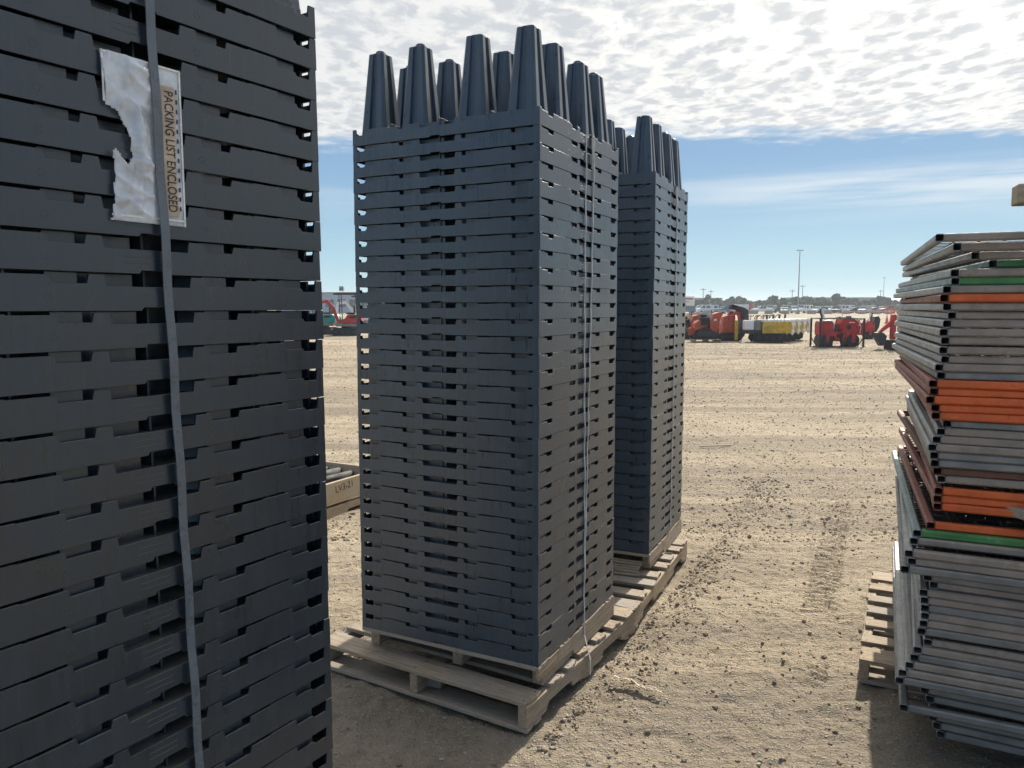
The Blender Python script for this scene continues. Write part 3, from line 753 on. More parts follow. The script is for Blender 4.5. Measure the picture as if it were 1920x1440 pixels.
# ------------------------------------------------------------------ panels of square tube on the right
TW, TZ = .027, .0255
def unproj(px, py, F):
    x = (px - 960) / 1443; y = (py - 720) / 1443; p = R(5.7)
    dn = y * math.cos(p) + math.sin(p); fw = math.cos(p) - y * math.sin(p)
    return F * x / fw, CAM_H - F * dn / fw
PW, PL = 1.25, 1.55
def tube_mesh(L, mat, name):
    """hollow tube along +y, open at the near end"""
    w = .0022; r = .005
    def ring(a, b, c, d, rr): return [(a + rr, c), (b - rr, c), (b, c + rr), (b, d - rr), (b - rr, d), (a + rr, d), (a, d - rr), (a, c + rr)]
    o = ring(0, TW, 0, TZ, r); i = ring(w, TW - w, w, TZ - w, r - w)
    n = 8; vs = [(x, 0, z) for x, z in o] + [(x, 0, z) for x, z in i] + [(x, L, z) for x, z in o] + [(x, L * .5, z) for x, z in i]
    fs = []
    for k in range(n):
        j = (k + 1) % n
        fs += [(k, j, n + j, n + k), (k, 2 * n + k, 2 * n + j, j), (n + k, n + j, 3 * n + j, 3 * n + k)]
    fs += [tuple(range(2 * n, 3 * n)), tuple(range(3 * n, 4 * n))]
    m = MB(); m.add(vs, fs); return m.mesh(name, mat, .0006)
def rail_mesh(mat):
    m = MB(); r = .005; m.prism([(r, 0), (TW - r, 0), (TW, r), (TW, TZ - r), (TW - r, TZ), (r, TZ), (0, TZ - r), (0, r)], TW + .0005, PW - TW - .0005, 'yz'); return m.mesh('rail', mat, .0006)
def wire_mesh():
    m = MB(); w = .0018
    for x in np.arange(.08, PW - .03, .075): m.box(x - w, x + w, TW + .001, PL - TW - .001, .0130, .0165)
    for y in np.arange(.08, PL - .03, .075): m.box(TW + .001, PW - TW - .001, y - w, y + w, .0095, .0128)
    return m.mesh('wire_mesh', M_WIRE)
ME_WIRE = wire_mesh()
PM = {}
for key, mt in (('grey', M_GALV), ('taupe', M_TAUPE), ('orange', M_ORANGE), ('green', M_GREEN), ('rust', M_RUST)):
    PM[key] = (tube_mesh(PL, {'green': M_TEALG, 'orange': M_BRICK, 'taupe': M_DULL}.get(key, mt), 'stile'), rail_mesh(mt))
T5 = [(470, 75, 'taupe', 22.5), (565, 125, 'taupe', 21), (662, 173, 'taupe', 19), (757, 218, 'green', 18.5), (552, 268, 'taupe', 20.5), (555, 312, 'green', 20), (510, 355, 'taupe', 20.5), (495, 405, 'orange', 22),
      (510, 452, 'taupe', 21), (537, 500, 'taupe', 20.5), (510, 543, 'taupe', 21), (492, 592, 'taupe', 21), (500, 637, 'taupe', 21.5), (490, 690, 'taupe', 21), (500, 740, 'taupe', 21), (468, 777, 'taupe', 21), (478, 822, 'grey', 21.5),
      (435, 860, 'orange', 23), (440, 905, 'orange', 22), (420, 935, 'orange', 22.5), (448, 980, 'orange', 23), (450, 1022, 'orange', 24), (510, 1082, 'grey', 25), (478, 1118, 'taupe', 25), (455, 1152, 'taupe', 24), (432, 1190, 'taupe', 24),
      (442, 1240, 'grey', 24), (445, 1278, 'grey', 24), (460, 1322, 'rust', 22), (480, 1375, 'taupe', 25)]
T6 = [(430, 70, 'orange', 23), (425, 105, 'orange', 21), (425, 145, 'orange', 24), (390, 245, 'orange', 21.5), (325, 236, 'green', 22), (310, 262, 'taupe', 24), (285, 305, 'taupe', 24), (300, 345, 'taupe', 25), (265, 390, 'grey', 24),
      (375, 500, 'grey', 26), (405, 540, 'taupe', 25), (355, 565, 'taupe', 25), (360, 605, 'taupe', 24), (362, 640, 'grey', 25), (362, 690, 'taupe', 25), (355, 730, 'taupe', 24), (345, 770, 'grey', 24), (375, 835, 'taupe', 25),
      (325, 855, 'taupe', 25), (310, 900, 'grey', 24), (285, 935, 'taupe', 24), (250, 985, 'taupe', 24), (235, 1015, 'grey', 24), (360, 1075, 'grey', 26), (385, 1120, 'grey', 26), (255, 1165, 'grey', 24), (400, 1210, 'grey', 26), (420, 1255, 'grey', 26), (440, 1300, 'grey', 26)]
rows = [(1590 + a / 2.879, 420 + b / 2.88, c, d + 1.1) for a, b, c, d in T5] + [(1590 + a / 2.667, 900 + b / 2.667, c, d + 2.4) for a, b, c, d in T6]
zs = []; prev = 9
for k, (px, py, c, a) in enumerate(rows):
    F_ = 2.5 if py < 1000 else 2.45
    X, z = unproj(px, py, F_); z = min(z - TZ / 2, prev - TZ - .0012); prev = z; zs.append((X, F_, z, c, a))
low = zs[-1][2]; PAL = .114
if low < PAL:                                                      # squeeze the pile so that it ends on its pallet
    zt = zs[0][2]; k = (zt - PAL) / (zt - low); zs = [(X, F_, zt - (zt - z) * k, c, a) for X, F_, z, c, a in zs]
    TZS = k
NAMES = {'grey': 'bare grey metal tube panel', 'taupe': 'dusty grey brown tube panel', 'orange': 'worn orange painted tube panel', 'green': 'worn green painted tube panel', 'rust': 'dark rusty tube panel'}
protos = {}
npan = len(zs)
for k, (X, F_, z, c, a) in enumerate(zs):
    where = 'topmost' if k == 0 else 'lowest' if k == npan - 1 else ordinal(k + 1) + ' from the top'
    lab = f'{NAMES[c]}, {where} in the panel pile'
    if c not in protos:
        t = thing('tube_panel', lab, 'panel', group='square tube mesh panels piled on a pallet')
        st, ra = PM[c]
        link_mesh('stile', st, t); link_mesh('stile', st, t, (PW - TW, 0, 0))
        link_mesh('rail', ra, t, (0, .0015, 0)); link_mesh('rail', ra, t, (0, PL - TW - .0015, 0)); link_mesh('wire_mesh', ME_WIRE, t)
        protos[c] = t; o = t
    else: o = copy_tree(protos[c])
    o['label'] = lab; o.location = (X, F_, z); o.rotation_euler = (0, 0, R(-a + .6))
    lo_gap = z - (zs[k + 1][2] if k + 1 < npan else z)
    o.scale = (1, 1, min(1.0, max(.85, (zs[k - 1][2] - z - .0008) / TZ)) if k else 1)
# thick board laid through the pile
m = MB(); m.box(0, .15, -.62, .05, 0, .030)
X, z = unproj(1893, 985, 2.30)
o = m.build('grey_plank', M_WOOD, None, .003, loc=(X + .06, 2.44, z), rotz=R(24)); o.rotation_euler = (R(4), 0, R(24)); tag(o, 'thick grey plank sticking out of the panel pile', 'plank')
# timber on a rack beyond the right edge, its end showing
X, z = unproj(1921, 362, 3.0)
t = thing('storage_rack', 'steel rack post just beyond the panel pile', 'rack', (X + .45, 2.9, 0), R(-27))
m = MB(); m.box(-.03, .03, -.03, .03, 0, z - .052); m.box(-.25, .25, -.2, .2, 0, .012); m.box(-.18, .18, -.04, .04, z - .051, z - .04)
m.build('post', M_STEELP, t, .003)
m = MB(); m.box(0, 1.2, -.045, .045, -.038, .038); o = m.build('timber_beam', M_WOODW, None, .004, loc=(X, 3.06, z), rotz=R(-20)); tag(o, 'pale timber beam end poking in at the right edge', 'beam')

# ------------------------------------------------------------------ crate behind the front stack
uc = Vector((.47, .883, 0))
t = thing('wooden_crate', 'open pale wooden crate on a pallet, marked in black pen', 'crate', (-1.60, 5.0, 0), R(-28))
m = MB()
m.box(-.9, 0, 0, 1.2, .105, .125); m.box(-.022, 0, 0, 1.2, .125, .27); m.box(-.9, -.878, 0, 1.2, .125, .27); m.box(-.878, -.022, 0, .022, .125, .27); m.box(-.878, -.022, 1.178, 1.2, .125, .27)
m.build('crate_box', M_WOODW, t, .003)
m = MB(); m.prism([(0, 0), (.15, 0), (.17, .035), (.42, .035), (.44, 0), (.76, 0), (.78, .035), (1.03, .035), (1.05, 0), (1.2, 0), (1.2, .088), (0, .088)], -.04, 0, 'yz'); m.prism([(0, 0), (1.2, 0), (1.2, .088), (0, .088)], -.9, -.86, 'yz')
m.box(-.9, 0, 0, .1, .0885, .1045); m.box(-.9, 0, 1.1, 1.2, .0885, .1045)
m.build('crate_base', M_WOOD, t, .003)
me = text_mesh('lettering', 'LV3-21', .072, M_INK, .0003); o = link_mesh('lettering', me, t, (.0006, .74, .215), (R(90), R(-4), R(90)))
for k in range(5):
    m = MB(); x0 = -.12 - .13 * k
    m.tube([(x0, .06, .17 + .02 * (k % 2)), (x0 - .03, .5, .19 + .02 * (k % 3)), (x0 + .02, .9, .21), (x0 - .02, 1.14, .19)], .026 + .005 * (k % 3), 10)
    o = m.build('black_pipe', M_BLACK, None, 0, True, loc=(-1.60, 5.0, .01 + .006 * k), rotz=R(-28)); tag(o, f'{["first", "second", "third", "fourth", "fifth"][k]} black pipe from the marked side inside the wooden crate', 'pipe', 'black pipes in the crate')

# ------------------------------------------------------------------ machines in the yard
def gp(px, py):
    """ground point seen at a pixel of the photograph"""
    x = (px - 960) / 1443; y = (py - 720) / 1443; p = R(5.7)
    dn = y * math.cos(p) + math.sin(p); fw = math.cos(p) - y * math.sin(p); q = CAM_H / dn
    return q * x, q * fw
def stadium(L, H, n=8):
    r = H / 2; a = L / 2 - r; pts = []
    for k in range(n + 1): th = -math.pi / 2 + math.pi * k / n; pts.append((a + r * math.cos(th), r + r * math.sin(th)))
    for k in range(n + 1): th = math.pi / 2 + math.pi * k / n; pts.append((-a + r * math.cos(th), r + r * math.sin(th)))
    return pts
def track(parent, L, H, y0, y1, dx=0.0, z=0.0, lugs=20, poly=None):
    m = MB(); P_ = poly or stadium(L, H); P_ = [(x + dx, q + z) for x, q in P_]
    m.prism(P_, y0, y1, 'xz')
    per = [(Vector(P_[i]), Vector(P_[(i + 1) % len(P_)])) for i in range(len(P_))]; tot = sum((b - a).length for a, b in per)
    for k in range(lugs):
        d = tot * k / lugs
        for a, b in per:
            l = (b - a).length
            if d <= l:
                c = a.lerp(b, d / l if l else 0); tg = (b - a).normalized(); nm = Vector((tg.y, -tg.x)); q = [c - tg * .02 , c + tg * .02, c + tg * .02 + nm * .025, c - tg * .02 + nm * .025]
                m.prism([tuple(x) for x in q], y0 - .004, y1 + .004, 'xz'); break
            d -= l
    tr = m.build('track', M_BLACK, parent)
    m = MB()
    for k in range(4):
        x = dx - L * .32 + L * .64 * k / 3
        for yy, dd in ((y0, -.012), (y1, .012)): m.cyl((x, yy + dd * .2, z + H * .5), (x, yy + dd * 1.5, z + H * .5), H * .26, n=10)
    m.build('track_wheel', M_DKMETAL, tr)
    return tr

def tracked_dumper(label, loc, rz):
    """front towards -x; about 2 m long"""
    t = thing('tracked_dumper', label, 'dumper', loc, rz, 'yellow tracked dumpers parked in a row')
    for y in (-.42, .22): track(t, 1.42, .36, y, y + .20, .02, .05)
    m = MB(); m.box(-.62, .62, -.21, .21, .20, .40); m.box(-.98, -.30, -.36, .36, .40, .56); m.build('chassis', M_DKMETAL, t, .01)
    m = MB(); m.prism([(-.30, .42), (.86, .42), (1.0, .95), (-.28, .95)], -.44, .44, 'xz'); 
    for y in (-.443, .443):
        for x in (.05, .45): m.box(x - .012, x + .012, y - .004, y + .004, .44, .93)
    m.build('dump_bed', M_YEL, t, .02)
    m = MB(); m.box(-.98, -.62, -.32, .32, .56, .98); m.build('engine_cover', M_WRAP, t, .03); 
    m = MB(); m.box(-.60, -.34, -.34, .34, .44, 1.0); m.build('control_console', M_GREYM, t, .02)
    m = MB()                                                       # torn shrink wrap round the bed rim
    top = []
    for k in range(28):
        f = k / 27; x = -.30 + 1.32 * f
        top.append((x, 1.0 + .03 * math.sin(k * 2.1) + .02 * rnd.random()))
    low_ = [(x, .915 + .02 * math.sin(i * 1.7)) for i, (x, _) in enumerate(top)]
    m.prism(top + low_[::-1], -.455, .455, 'xz')
    for y in (-.46, .30): m.prism([(.90, .96), (1.06, .98), (1.10, .80), (1.02, .66), (1.08, .50), (.98, .34), (.92, .42), (.98, .66)], y, y + .16, 'xz')
    m.build('shrink_wrap', M_WRAP, t, .008)
    m = MB()
    for x, y in ((-.80, -.25), (-.80, .2), (-.52, -.1), (-.45, .15)): m.tube([(x, y, .95), (x + .02, y, 1.12), (x + .16, y, 1.2)], .018, 6)
    m.cyl((-.05, -.1, 1.0), (-.03, -.1, 1.22), .05, n=8); m.build('control_lever', M_DKMETAL, t)
    return t
x, y = gp(1437, 642.5)
for k in range(4):
    tracked_dumper('yellow bedded tracked dumper wrapped in white film, ' + ['nearest of the row', 'second in the row behind the nearest', 'third in the row', 'farthest of the row'][k], (x + .60 * k, y + .95 * k, 0), R(-3))

def roller(label, loc, rz, crate, sc=1.0):
    """tandem road roller, about 1.8 m long, front drum at -x"""
    t = thing('road_roller', label, 'roller', loc, rz, 'red road rollers'); t.scale = (.84 * sc, .9 * sc, .93 * sc)
    for dx in (-.60, .58):
        m = MB(); m.cyl((dx, -.42, .29), (dx, .42, .29), .28, n=28); dr = m.build('drum', M_DKMETAL, t)
        m = MB(); m.cyl((dx, -.428, .29), (dx, -.422, .29), .10, n=14); m.build('drum_hub', M_RED, dr)
        for ya in (-.47, .435):
            m = MB(); m.prism([(dx - .07, .26), (dx + .07, .26), (dx + .10, .62), (dx - .10, .62)], ya, ya + .035, 'xz'); m.build('drum_bracket', M_RED, dr)
    m = MB(); m.prism([(-.86, .50), (-.30, .44), (-.22, .26), (.02, .26), (.02, .66), (-.28, .66), (-.34, 1.04), (-.44, 1.10), (-.84, 1.08), (-.88, .9)], -.43, .43, 'xz'); m.build('front_frame', M_RED, t, .025, seg=2)
    m = MB(); m.prism([(.04, .26), (.30, .26), (.36, .50), (.86, .58), (.90, .86), (.80, 1.06), (.62, 1.18), (.10, 1.18), (.04, 1.0)], -.42, .42, 'xz'); m.build('engine_hood', M_RED, t, .035, seg=2)
    m = MB(); m.cyl((.36, -.425, .84), (.36, -.432, .84), .10, n=18); m.cyl((.36, -.433, .84), (.36, -.438, .84), .06, n=18); m.box(.15, .30, -.428, -.421, .34, .40); m.box(-.16, -.02, -.438, -.431, .42, .52); m.build('hood_vent', M_DKMETAL, t)
    m = MB(); m.box(.36, .62, -.424, -.421, 1.02, 1.06); m.box(.80, .84, -.424, -.421, .90, .97); m.build('decal', M_SIGN, t)
    m = MB(); m.box(-.20, .06, -.16, .16, .66, .98); m.build('control_tower', M_RED, t, .02)
    m = MB(); m.box(-.28, .06, -.30, .30, .67, .72); m.build('floor_plate', M_DKMETAL, t)
    m = MB(); m.box(.12, .50, -.24, .24, 1.19, 1.25); m.box(.46, .54, -.24, .24, 1.2, 1.30); m.build('seat', M_BLACK, t, .02)
    m = MB(); m.cyl((-.06, 0, .98), (-.02, 0, 1.20), .02, n=8)
    m.tube([(-.02 + .16 * math.cos(a), .16 * math.sin(a), 1.22 + .05 * math.cos(a)) for a in np.linspace(0, 2 * math.pi, 17)], .013, 6); m.build('steering_wheel', M_BLACK, t)
    m = MB(); m.tube([(-.80, -.2, 1.05), (-.80, -.2, 1.3), (-.86, -.2, 1.42), (-.87, -.2, 1.60)], .045, 8); m.build('exhaust_pipe', M_DKMETAL, t)
    m = MB(); m.tube([(-.80, -.22, 1.52), (-.74, -.22, 1.62), (-.76, -.22, 1.40), (-.66, -.22, 1.16), (-.50, -.2, 1.12)], [.05, .06, .045, .04, .02], 7); m.build('shrink_wrap', M_WRAP, t)
    m = MB(); m.tube([(-.32, -.40, .70), (-.30, -.41, 1.02), (-.44, -.41, 1.12), (-.84, -.40, 1.10)], .02, 6); m.build('hand_rail', M_WRAP, t)
    m = MB(); m.box(-.30, .02, -.34, .34, .30, .66); m.cyl((-.2, -.36, .5), (-.02, -.36, .5), .07, n=10); m.box(-.30, -.22, -.36, -.30, .70, .98); m.build('engine', M_BLACK, t, .01)
    m = MB(); m.tube([(-.25, -.38, .62), (-.12, -.44, .5), (.0, -.44, .46), (.08, -.43, .62)], .022, 6); m.tube([(-.1, -.2, .98), (-.18, -.3, .86), (-.26, -.38, .70)], .018, 6); m.build('hydraulic_hose', M_BLACK, t)
    m = MB(); m.tube([(.10, -.40, 1.19), (.62, -.40, 1.19), (.82, -.40, 1.06), (.915, -.40, .86), (.87, -.40, .60)], .014, 6); m.build('edge_trim', M_WRAP, t)
    if crate:
        m = MB(); b = .036
        for xx in (-.98, .98, .0):
            for yy in (-.55, .55):
                if xx == 0.0: m.box(xx - b, xx + b, yy - b, yy + b, 0, .62)
                else: m.box(xx - b, xx + b, yy - b, yy + b, 0, 1.22)
        for yy in (-.55, .55):
            m.box(-.957, .957, yy - b, yy + b, 1.18, 1.217)
            for sx in (-1, 1): m.prism([(sx * .957, .42), (sx * .957, .36), (sx * .72, .02), (sx * .68, .02)], yy - .018, yy + .018, 'xz')
            m.box(-.957, -.023, yy - b, yy + b, .0, .04); m.box(.023, .957, yy - b, yy + b, 0, .04)
        for xx in (-.98, .98): m.box(xx - b, xx + b, -.527, .527, 1.178, 1.215); m.box(xx - b, xx + b, -.527, .527, 0, .04)
        m.build('transport_frame', M_DKMETAL, t)
    return t
x, y = gp(1568, 651); roller('red tandem road roller standing in a dark steel transport frame', (x, y, 0), R(-2), True)
x, y = gp(1612, 637); roller('red road roller half hidden behind the framed one', (x + .30, y + .8, 0), R(180 - 8), False, .86)
m = MB(); m.prism([(-.2, .5), (.10, .45), (.28, .8), (.34, 1.3), (.22, 1.52), (.0, 1.48), (-.1, 1.0)], -.4, .4, 'xz')
x, y = gp(1621, 636); o = m.build('black_bucket', M_DKMETAL, None, .02, loc=(x + .3, y + .1, 0)); o.rotation_euler = (0, 0, R(-10)); 
bk = thing('loader_attachment', 'black curved loader bucket raised beside the hidden roller', 'loader bucket', (x + .62, y + .5, 0), R(-10)); bk.scale = (.72, .8, .74); o.parent = bk; o.location = (0, 0, 0); o.rotation_euler = (0, 0, 0)
m = MB(); m.box(-.16, -.05, -.3, -.22, 0, 1.0); m.box(-.16, -.05, .22, .3, 0, 1.0); m.build('stand', M_RED, bk, .01)

def trencher(label, loc, rz, mat, pal):
    """walk-behind trencher, digging chain towards -x"""
    t = thing('trencher', label, 'trencher', loc, rz, 'orange trenchers'); z = .13 if pal else 0
    tri = [(-.52, .02), (.40, .02), (.48, .10), (.42, .22), (.02, .52), (-.12, .52), (-.58, .16), (-.58, .06)]
    for yy in (-.40, .24): track(t, .95, .5, yy, yy + .16, 0, z, 22, tri)
    m = MB(); m.prism([(.10, .30), (.45, .30), (.60, .95), (.72, 1.12), (.58, 1.2), (.30, 1.12), (.16, .8)], -.34, .34, 'xz', Matrix.Translation((0, 0, z))); m.build('control_cowl', mat, t, .02)
    m = MB(); m.prism([(-.50, .40), (.08, .40), (.05, .78), (-.30, .86), (-.52, .7)], -.24, .24, 'xz', Matrix.Translation((0, 0, z))); m.build('body', mat, t, .02)
    m = MB(); M_ = Matrix.Translation((0, 0, z)); m.box(-.26, .12, -.3, .22, .62, .98, M_); m.cyl((-.08, -.05, .98 + z), (-.08, -.05, 1.10 + z), .16, n=14); m.cyl((-.25, -.28, .9 + z), (.02, -.28, .9 + z), .07, n=10); m.build('engine', M_BLACK, t, .02)
    m = MB(); m.cyl((-.62, -.1, .34 + z), (-.62, .14, .34 + z), .17, n=16); m.cyl((-.62, -.12, .34 + z), (-.62, -.10, .34 + z), .07, n=10); m.build('drive_head', mat, t)
    m = MB(); m.prism([(-.66, .40), (-.70, .22), (-1.45, .06), (-1.5, .14), (-1.42, .24)], -.03, .07, 'xz', Matrix.Translation((0, 0, z)))
    for k in range(10): xk = -.72 - .072 * k; m.prism([(xk, .425 - (k * .018)), (xk - .05, .415 - k * .018), (xk - .035, .50 - k * .018)], -.08, .12, 'xz', Matrix.Translation((0, 0, z)))
    m.build('digging_chain', M_DKMETAL, t)
    m = MB(); m.tube([(.60, -.3, 1.05 + z), (.74, -.3, 1.2 + z), (.74, .3, 1.2 + z), (.60, .3, 1.05 + z)], .022, 6); m.cyl((.25, -.15, 1.1 + z), (.24, -.15, 1.3 + z), .02, n=6); m.build('handle', M_DKMETAL, t)
    m = MB(); m.box(.63, .66, -.2, .1, .7, .85, M_); m.box(.30, .42, -.346, -.341, .82, .90, M_); m.build('decal', M_SIGN, t)
    return t
x, y = gp(1321, 641); t_ = trencher('orange trencher on a pallet with its toothed chain to the left', (x, y, 0), R(2), M_ORM, True)
pallet('low pallet carrying the orange trencher', (x + .62, y - .45, 0), R(2), 1.15, .9, .13, 6)
x, y = gp(1292, 638); trencher('orange trencher partly behind the pallet mounted one', (x + .15, y + 1.5, 0), R(6), M_ORM, False)
x, y = gp(1345, 636); trencher('orange red trencher without a pallet right of the mounted one', (x + .15, y + .9, 0), R(-8), M_ORM, False)
# mini loader with raised black bucket beside the dumpers
x, y = gp(1372, 638.5)
t = thing('mini_loader', 'red mini loader holding a tall black bucket by the yellow dumpers', 'loader', (x, y, 0), R(0))
for yy in (-.5, .3): track(t, 1.1, .36, yy, yy + .2, -.2, 0)
m = MB(); m.prism([(-.55, .3), (.15, .3), (.12, .9), (-.2, 1.2), (-.5, 1.1)], -.32, .32, 'xz'); m.build('body', M_ORM, t, .02)
for yy in (-.46, .38):
    m = MB(); m.prism([(-.30, 1.05), (.02, 1.36), (.22, 1.30), (.26, .98), (.14, .96), (.10, 1.18), (-.02, 1.20), (-.22, .92)], yy, yy + .08, 'xz'); m.build('lift_arm', M_RED, t, .01)
m = MB(); m.prism([(-.02, .12), (.12, .08), (.42, .22), (.62, .95), (.56, 1.42), (.30, 1.56), (.02, 1.62), (.30, 1.40), (.42, 1.0), (.26, .4), (.0, .3)], -.55, .55, 'xz'); m.build('bucket', M_DKMETAL, t, .012)
m = MB(); m.prism([(-.16, 1.5), (.1, 1.42), (.2, 1.62), (-.08, 1.68)], -.2, .2, 'xz'); m.build('seat', M_BLACK, t, .02)
m = MB(); m.box(-.05, .10, -.62, -.57, .05, .95); m.build('side_plate', M_YEL, t, .01)
# red and white machine peeping out from behind the rear stack
x, y = gp(1268, 637)
t = thing('compact_machine', 'red and white compact machine just right of the rear tray stack', 'machine', (x, y + .6, 0), R(0))
for yy in (-.4, .2): track(t, 1.1, .34, yy, yy + .2)
m = MB(); m.prism([(-.6, .34), (.42, .34), (.5, .7), (.42, .78), (-.6, .78)], -.36, .36, 'xz'); m.build('lower_body', M_RED, t, .03)
m = MB(); m.prism([(-.6, .79), (.48, .79), (.44, 1.02), (.3, 1.08), (-.6, 1.08)], -.38, .38, 'xz'); m.build('upper_body', M_WHITE, t, .03)
m = MB(); m.prism([(-.5, 1.09), (.16, 1.09), (.06, 1.3), (-.42, 1.32)], -.3, .3, 'xz'); m.build('hood', M_RED, t, .03)
m = MB(); m.box(.1, .3, -.39, -.382, .84, 1.0); m.box(.44, .47, -.37, -.1, .5, .66); m.build('panel', M_SIGN, t)

def excavator(label, loc, rz, mat, canopy, pose, blade_side=1, group='mini excavators', extra=None):
    """house centred, boom towards -x"""
    t = thing('mini_excavator', label, 'excavator', loc, rz, group)
    for yy in (-.55, .31): track(t, 1.5, .40, yy, yy + .24, 0, 0)
    m = MB(); m.box(-.4, .4, -.3, .3, .14, .42); m.cyl((0, 0, .42), (0, 0, .5), .28, n=16); m.build('undercarriage', M_DKMETAL, t, .01)
    m = MB(); m.prism([(-.85, .06), (-.78, .05), (-.74, .34), (-.82, .36)], -.58, .58, 'xz'); m.box(-.74, -.36, -.3, -.22, .16, .24); m.box(-.74, -.36, .22, .3, .16, .24); m.build('dozer_blade', M_DKMETAL, t)
    m = MB(); m.prism([(-.42, .66), (.55, .66), (.85, .72), (.88, 1.02), (.74, 1.15), (.1, 1.15), (-.02, .92), (-.42, .86)], -.48, .48, 'xz'); m.build('house', mat, t, .04, seg=2)
    m = MB(); m.prism([(-.5, .5), (.7, .5), (.84, .71), (.55, .655), (-.5, .655)], -.47, .47, 'xz'); m.build('counterweight', M_GREYM, t, .02)
    m = MB(); m.prism([(.16, .98), (.30, 1.08), (.62, 1.08), (.66, 1.0), (.4, .95)], -.488, -.481, 'xz'); m.build('side_grille', M_BLACK, t)
    m = MB(); m.box(.02, .48, -.24, .24, 1.16, 1.26); m.box(.42, .5, -.24, .24, 1.26, 1.68); m.build('seat', M_BLACK, t, .03)
    if canopy:
        m = MB()
        for yy in (-.42, .42):
            m.tube([(.66, yy, 1.1), (.56, yy, 2.22)], .026, 6); m.tube([(-.28, yy, .88), (-.32, yy, 2.22)], .026, 6)
        m.build('canopy_post', M_DKMETAL, t)
        m = MB(); m.prism([(-.62, 2.22), (.84, 2.22), (.86, 2.28), (.6, 2.34), (-.4, 2.34), (-.64, 2.28)], -.54, .54, 'xz'); m.build('canopy_roof', M_DKMETAL, t, .02)
    m = MB(); b = [(-.46, .6), (-.36, .74), (-.62, 1.55), (-1.0, 1.95), (-1.52, 1.86), (-1.54, 1.74), (-1.04, 1.78), (-.82, 1.5)]
    b = pose or b; m.prism(b, -.07, .07, 'xz'); m.build('boom', mat, t, .01)
    m = MB(); m.prism([(-1.44, 1.88), (-1.58, 1.92), (-1.72, 1.3), (-1.66, .92), (-1.56, .92), (-1.54, 1.35)], -.055, .055, 'xz'); m.build('dipper_arm', mat, t, .01)
    m = MB(); m.prism([(-1.75, .95), (-1.52, .95), (-1.34, .72), (-1.30, .50), (-1.42, .42), (-1.62, .48), (-1.74, .66)], -.2, .2, 'xz'); m.build('bucket', M_DKMETAL, t, .01)
    m = MB(); m.cyl((-.4, 0, .8), (-.8, 0, 1.45), .035, n=8); m.cyl((-.85, 0, 1.95), (-1.4, 0, 1.98), .03, n=8); m.build('hydraulic_cylinder', M_SILVER, t)
    return t
x, y = gp(652, 629); excavator('red mini excavator with dark canopy seen between the tray stacks', (x - .05, y, 0), R(4), M_RED, True, None)
x, y = gp(606, 628); excavator('teal mini excavator beside the canopied red one', (x - .1, y + .7, 0), R(-12), M_TEAL, False, None)
x, y = gp(640, 622); excavator('white mini excavator parked behind the red one', (x + .6, y + 3.5, 0), R(10), M_WHITE, True, None)
x, y = gp(1680, 655.5)
t = thing('digger', 'small red digger with arm and black blade box by the panel pile', 'digger', (x, y, 0), R(0))
m = MB(); m.box(-.30, .62, -.35, .35, .02, .36); m.build('blade_box', M_BLACK, t, .015)
m = MB(); m.box(-.22, -.08, -.12, .12, .37, 1.28); m.build('mast', M_RED, t, .02); m = MB(); m.box(.2, .5, -.3, .3, .37, 1.32); m.prism([(.2, 1.33), (.5, 1.33), (.44, 1.5), (.3, 1.48)], -.2, .2, 'xz'); m.build('cover', M_DKMETAL, t, .03)
m = MB(); m.cyl((.0, -.1, .37), (.02, -.1, 1.2), .045, n=10); m.cyl((.1, .1, .37), (.1, .1, 1.25), .045, n=10); m.build('hydraulic_cylinder', M_SILVER, t)
m = MB(); m.prism([(-.10, 1.28), (.02, 1.20), (-.12, .95), (-.5, .68), (-.62, .56), (-.70, .62), (-.52, .82), (-.26, 1.06)], -.05, .05, 'xz'); m.build('arm', M_RED, t, .01)
m = MB(); m.prism([(-.76, .62), (-.54, .62), (-.42, .50), (-.48, .16), (-.62, .14), (-.80, .44)], -.14, .14, 'xz'); m.build('bucket', M_DKMETAL, t, .01)

# ------------------------------------------------------------------ far yard: barrier, cones, sign, blocks
def at(px, F): return (px - 960) / 1443 * F
def cone(loc, label):
    t = thing('traffic_cone', label, 'cone', loc, 0, 'orange delineator cones far right')
    m = MB(); m.box(-.2, .2, -.2, .2, 0, .05); m.build('base', M_BLACK, t, .01)
    m = MB(); m.cyl((0, 0, .05), (0, 0, .62), .17, .06, 12); m.cyl((0, 0, .62), (0, 0, 1.55), .045, .03, 8); m.build('body', M_BARR, t)
    return t
for k, (px, F, lab) in enumerate(((1660.5, 74, 'leftmost orange cone with tall stem beyond the rollers'), (1668, 74.5, 'second orange cone with tall stem from the left'), (1671.5, 79, 'orange stem cone set behind its neighbours'), (1675, 76, 'rightmost orange cone with tall stem near the panel pile'))):
    cone((at(px, F), F, 0), lab)
t = thing('barrier_rail', 'long low red and white barrier rail across the far yard', 'barrier', (at(1576, 100), 100, 0))
m = MB(); m.cyl((0, 0, .98), (9.5, 0, 1.0), .055, n=8); m.build('rail', M_BARR, t)
for xx in (.05, 3.9, 7.6):
    m = MB(); m.cyl((xx, 0, 0), (xx, 0, .95), .04, n=8); m.build('post', M_BARR, t)
m = MB(); m.box(.1, 9.4, -.058, .0, 1.01, 1.045); m.build('white_stripe', M_SIGN, t)
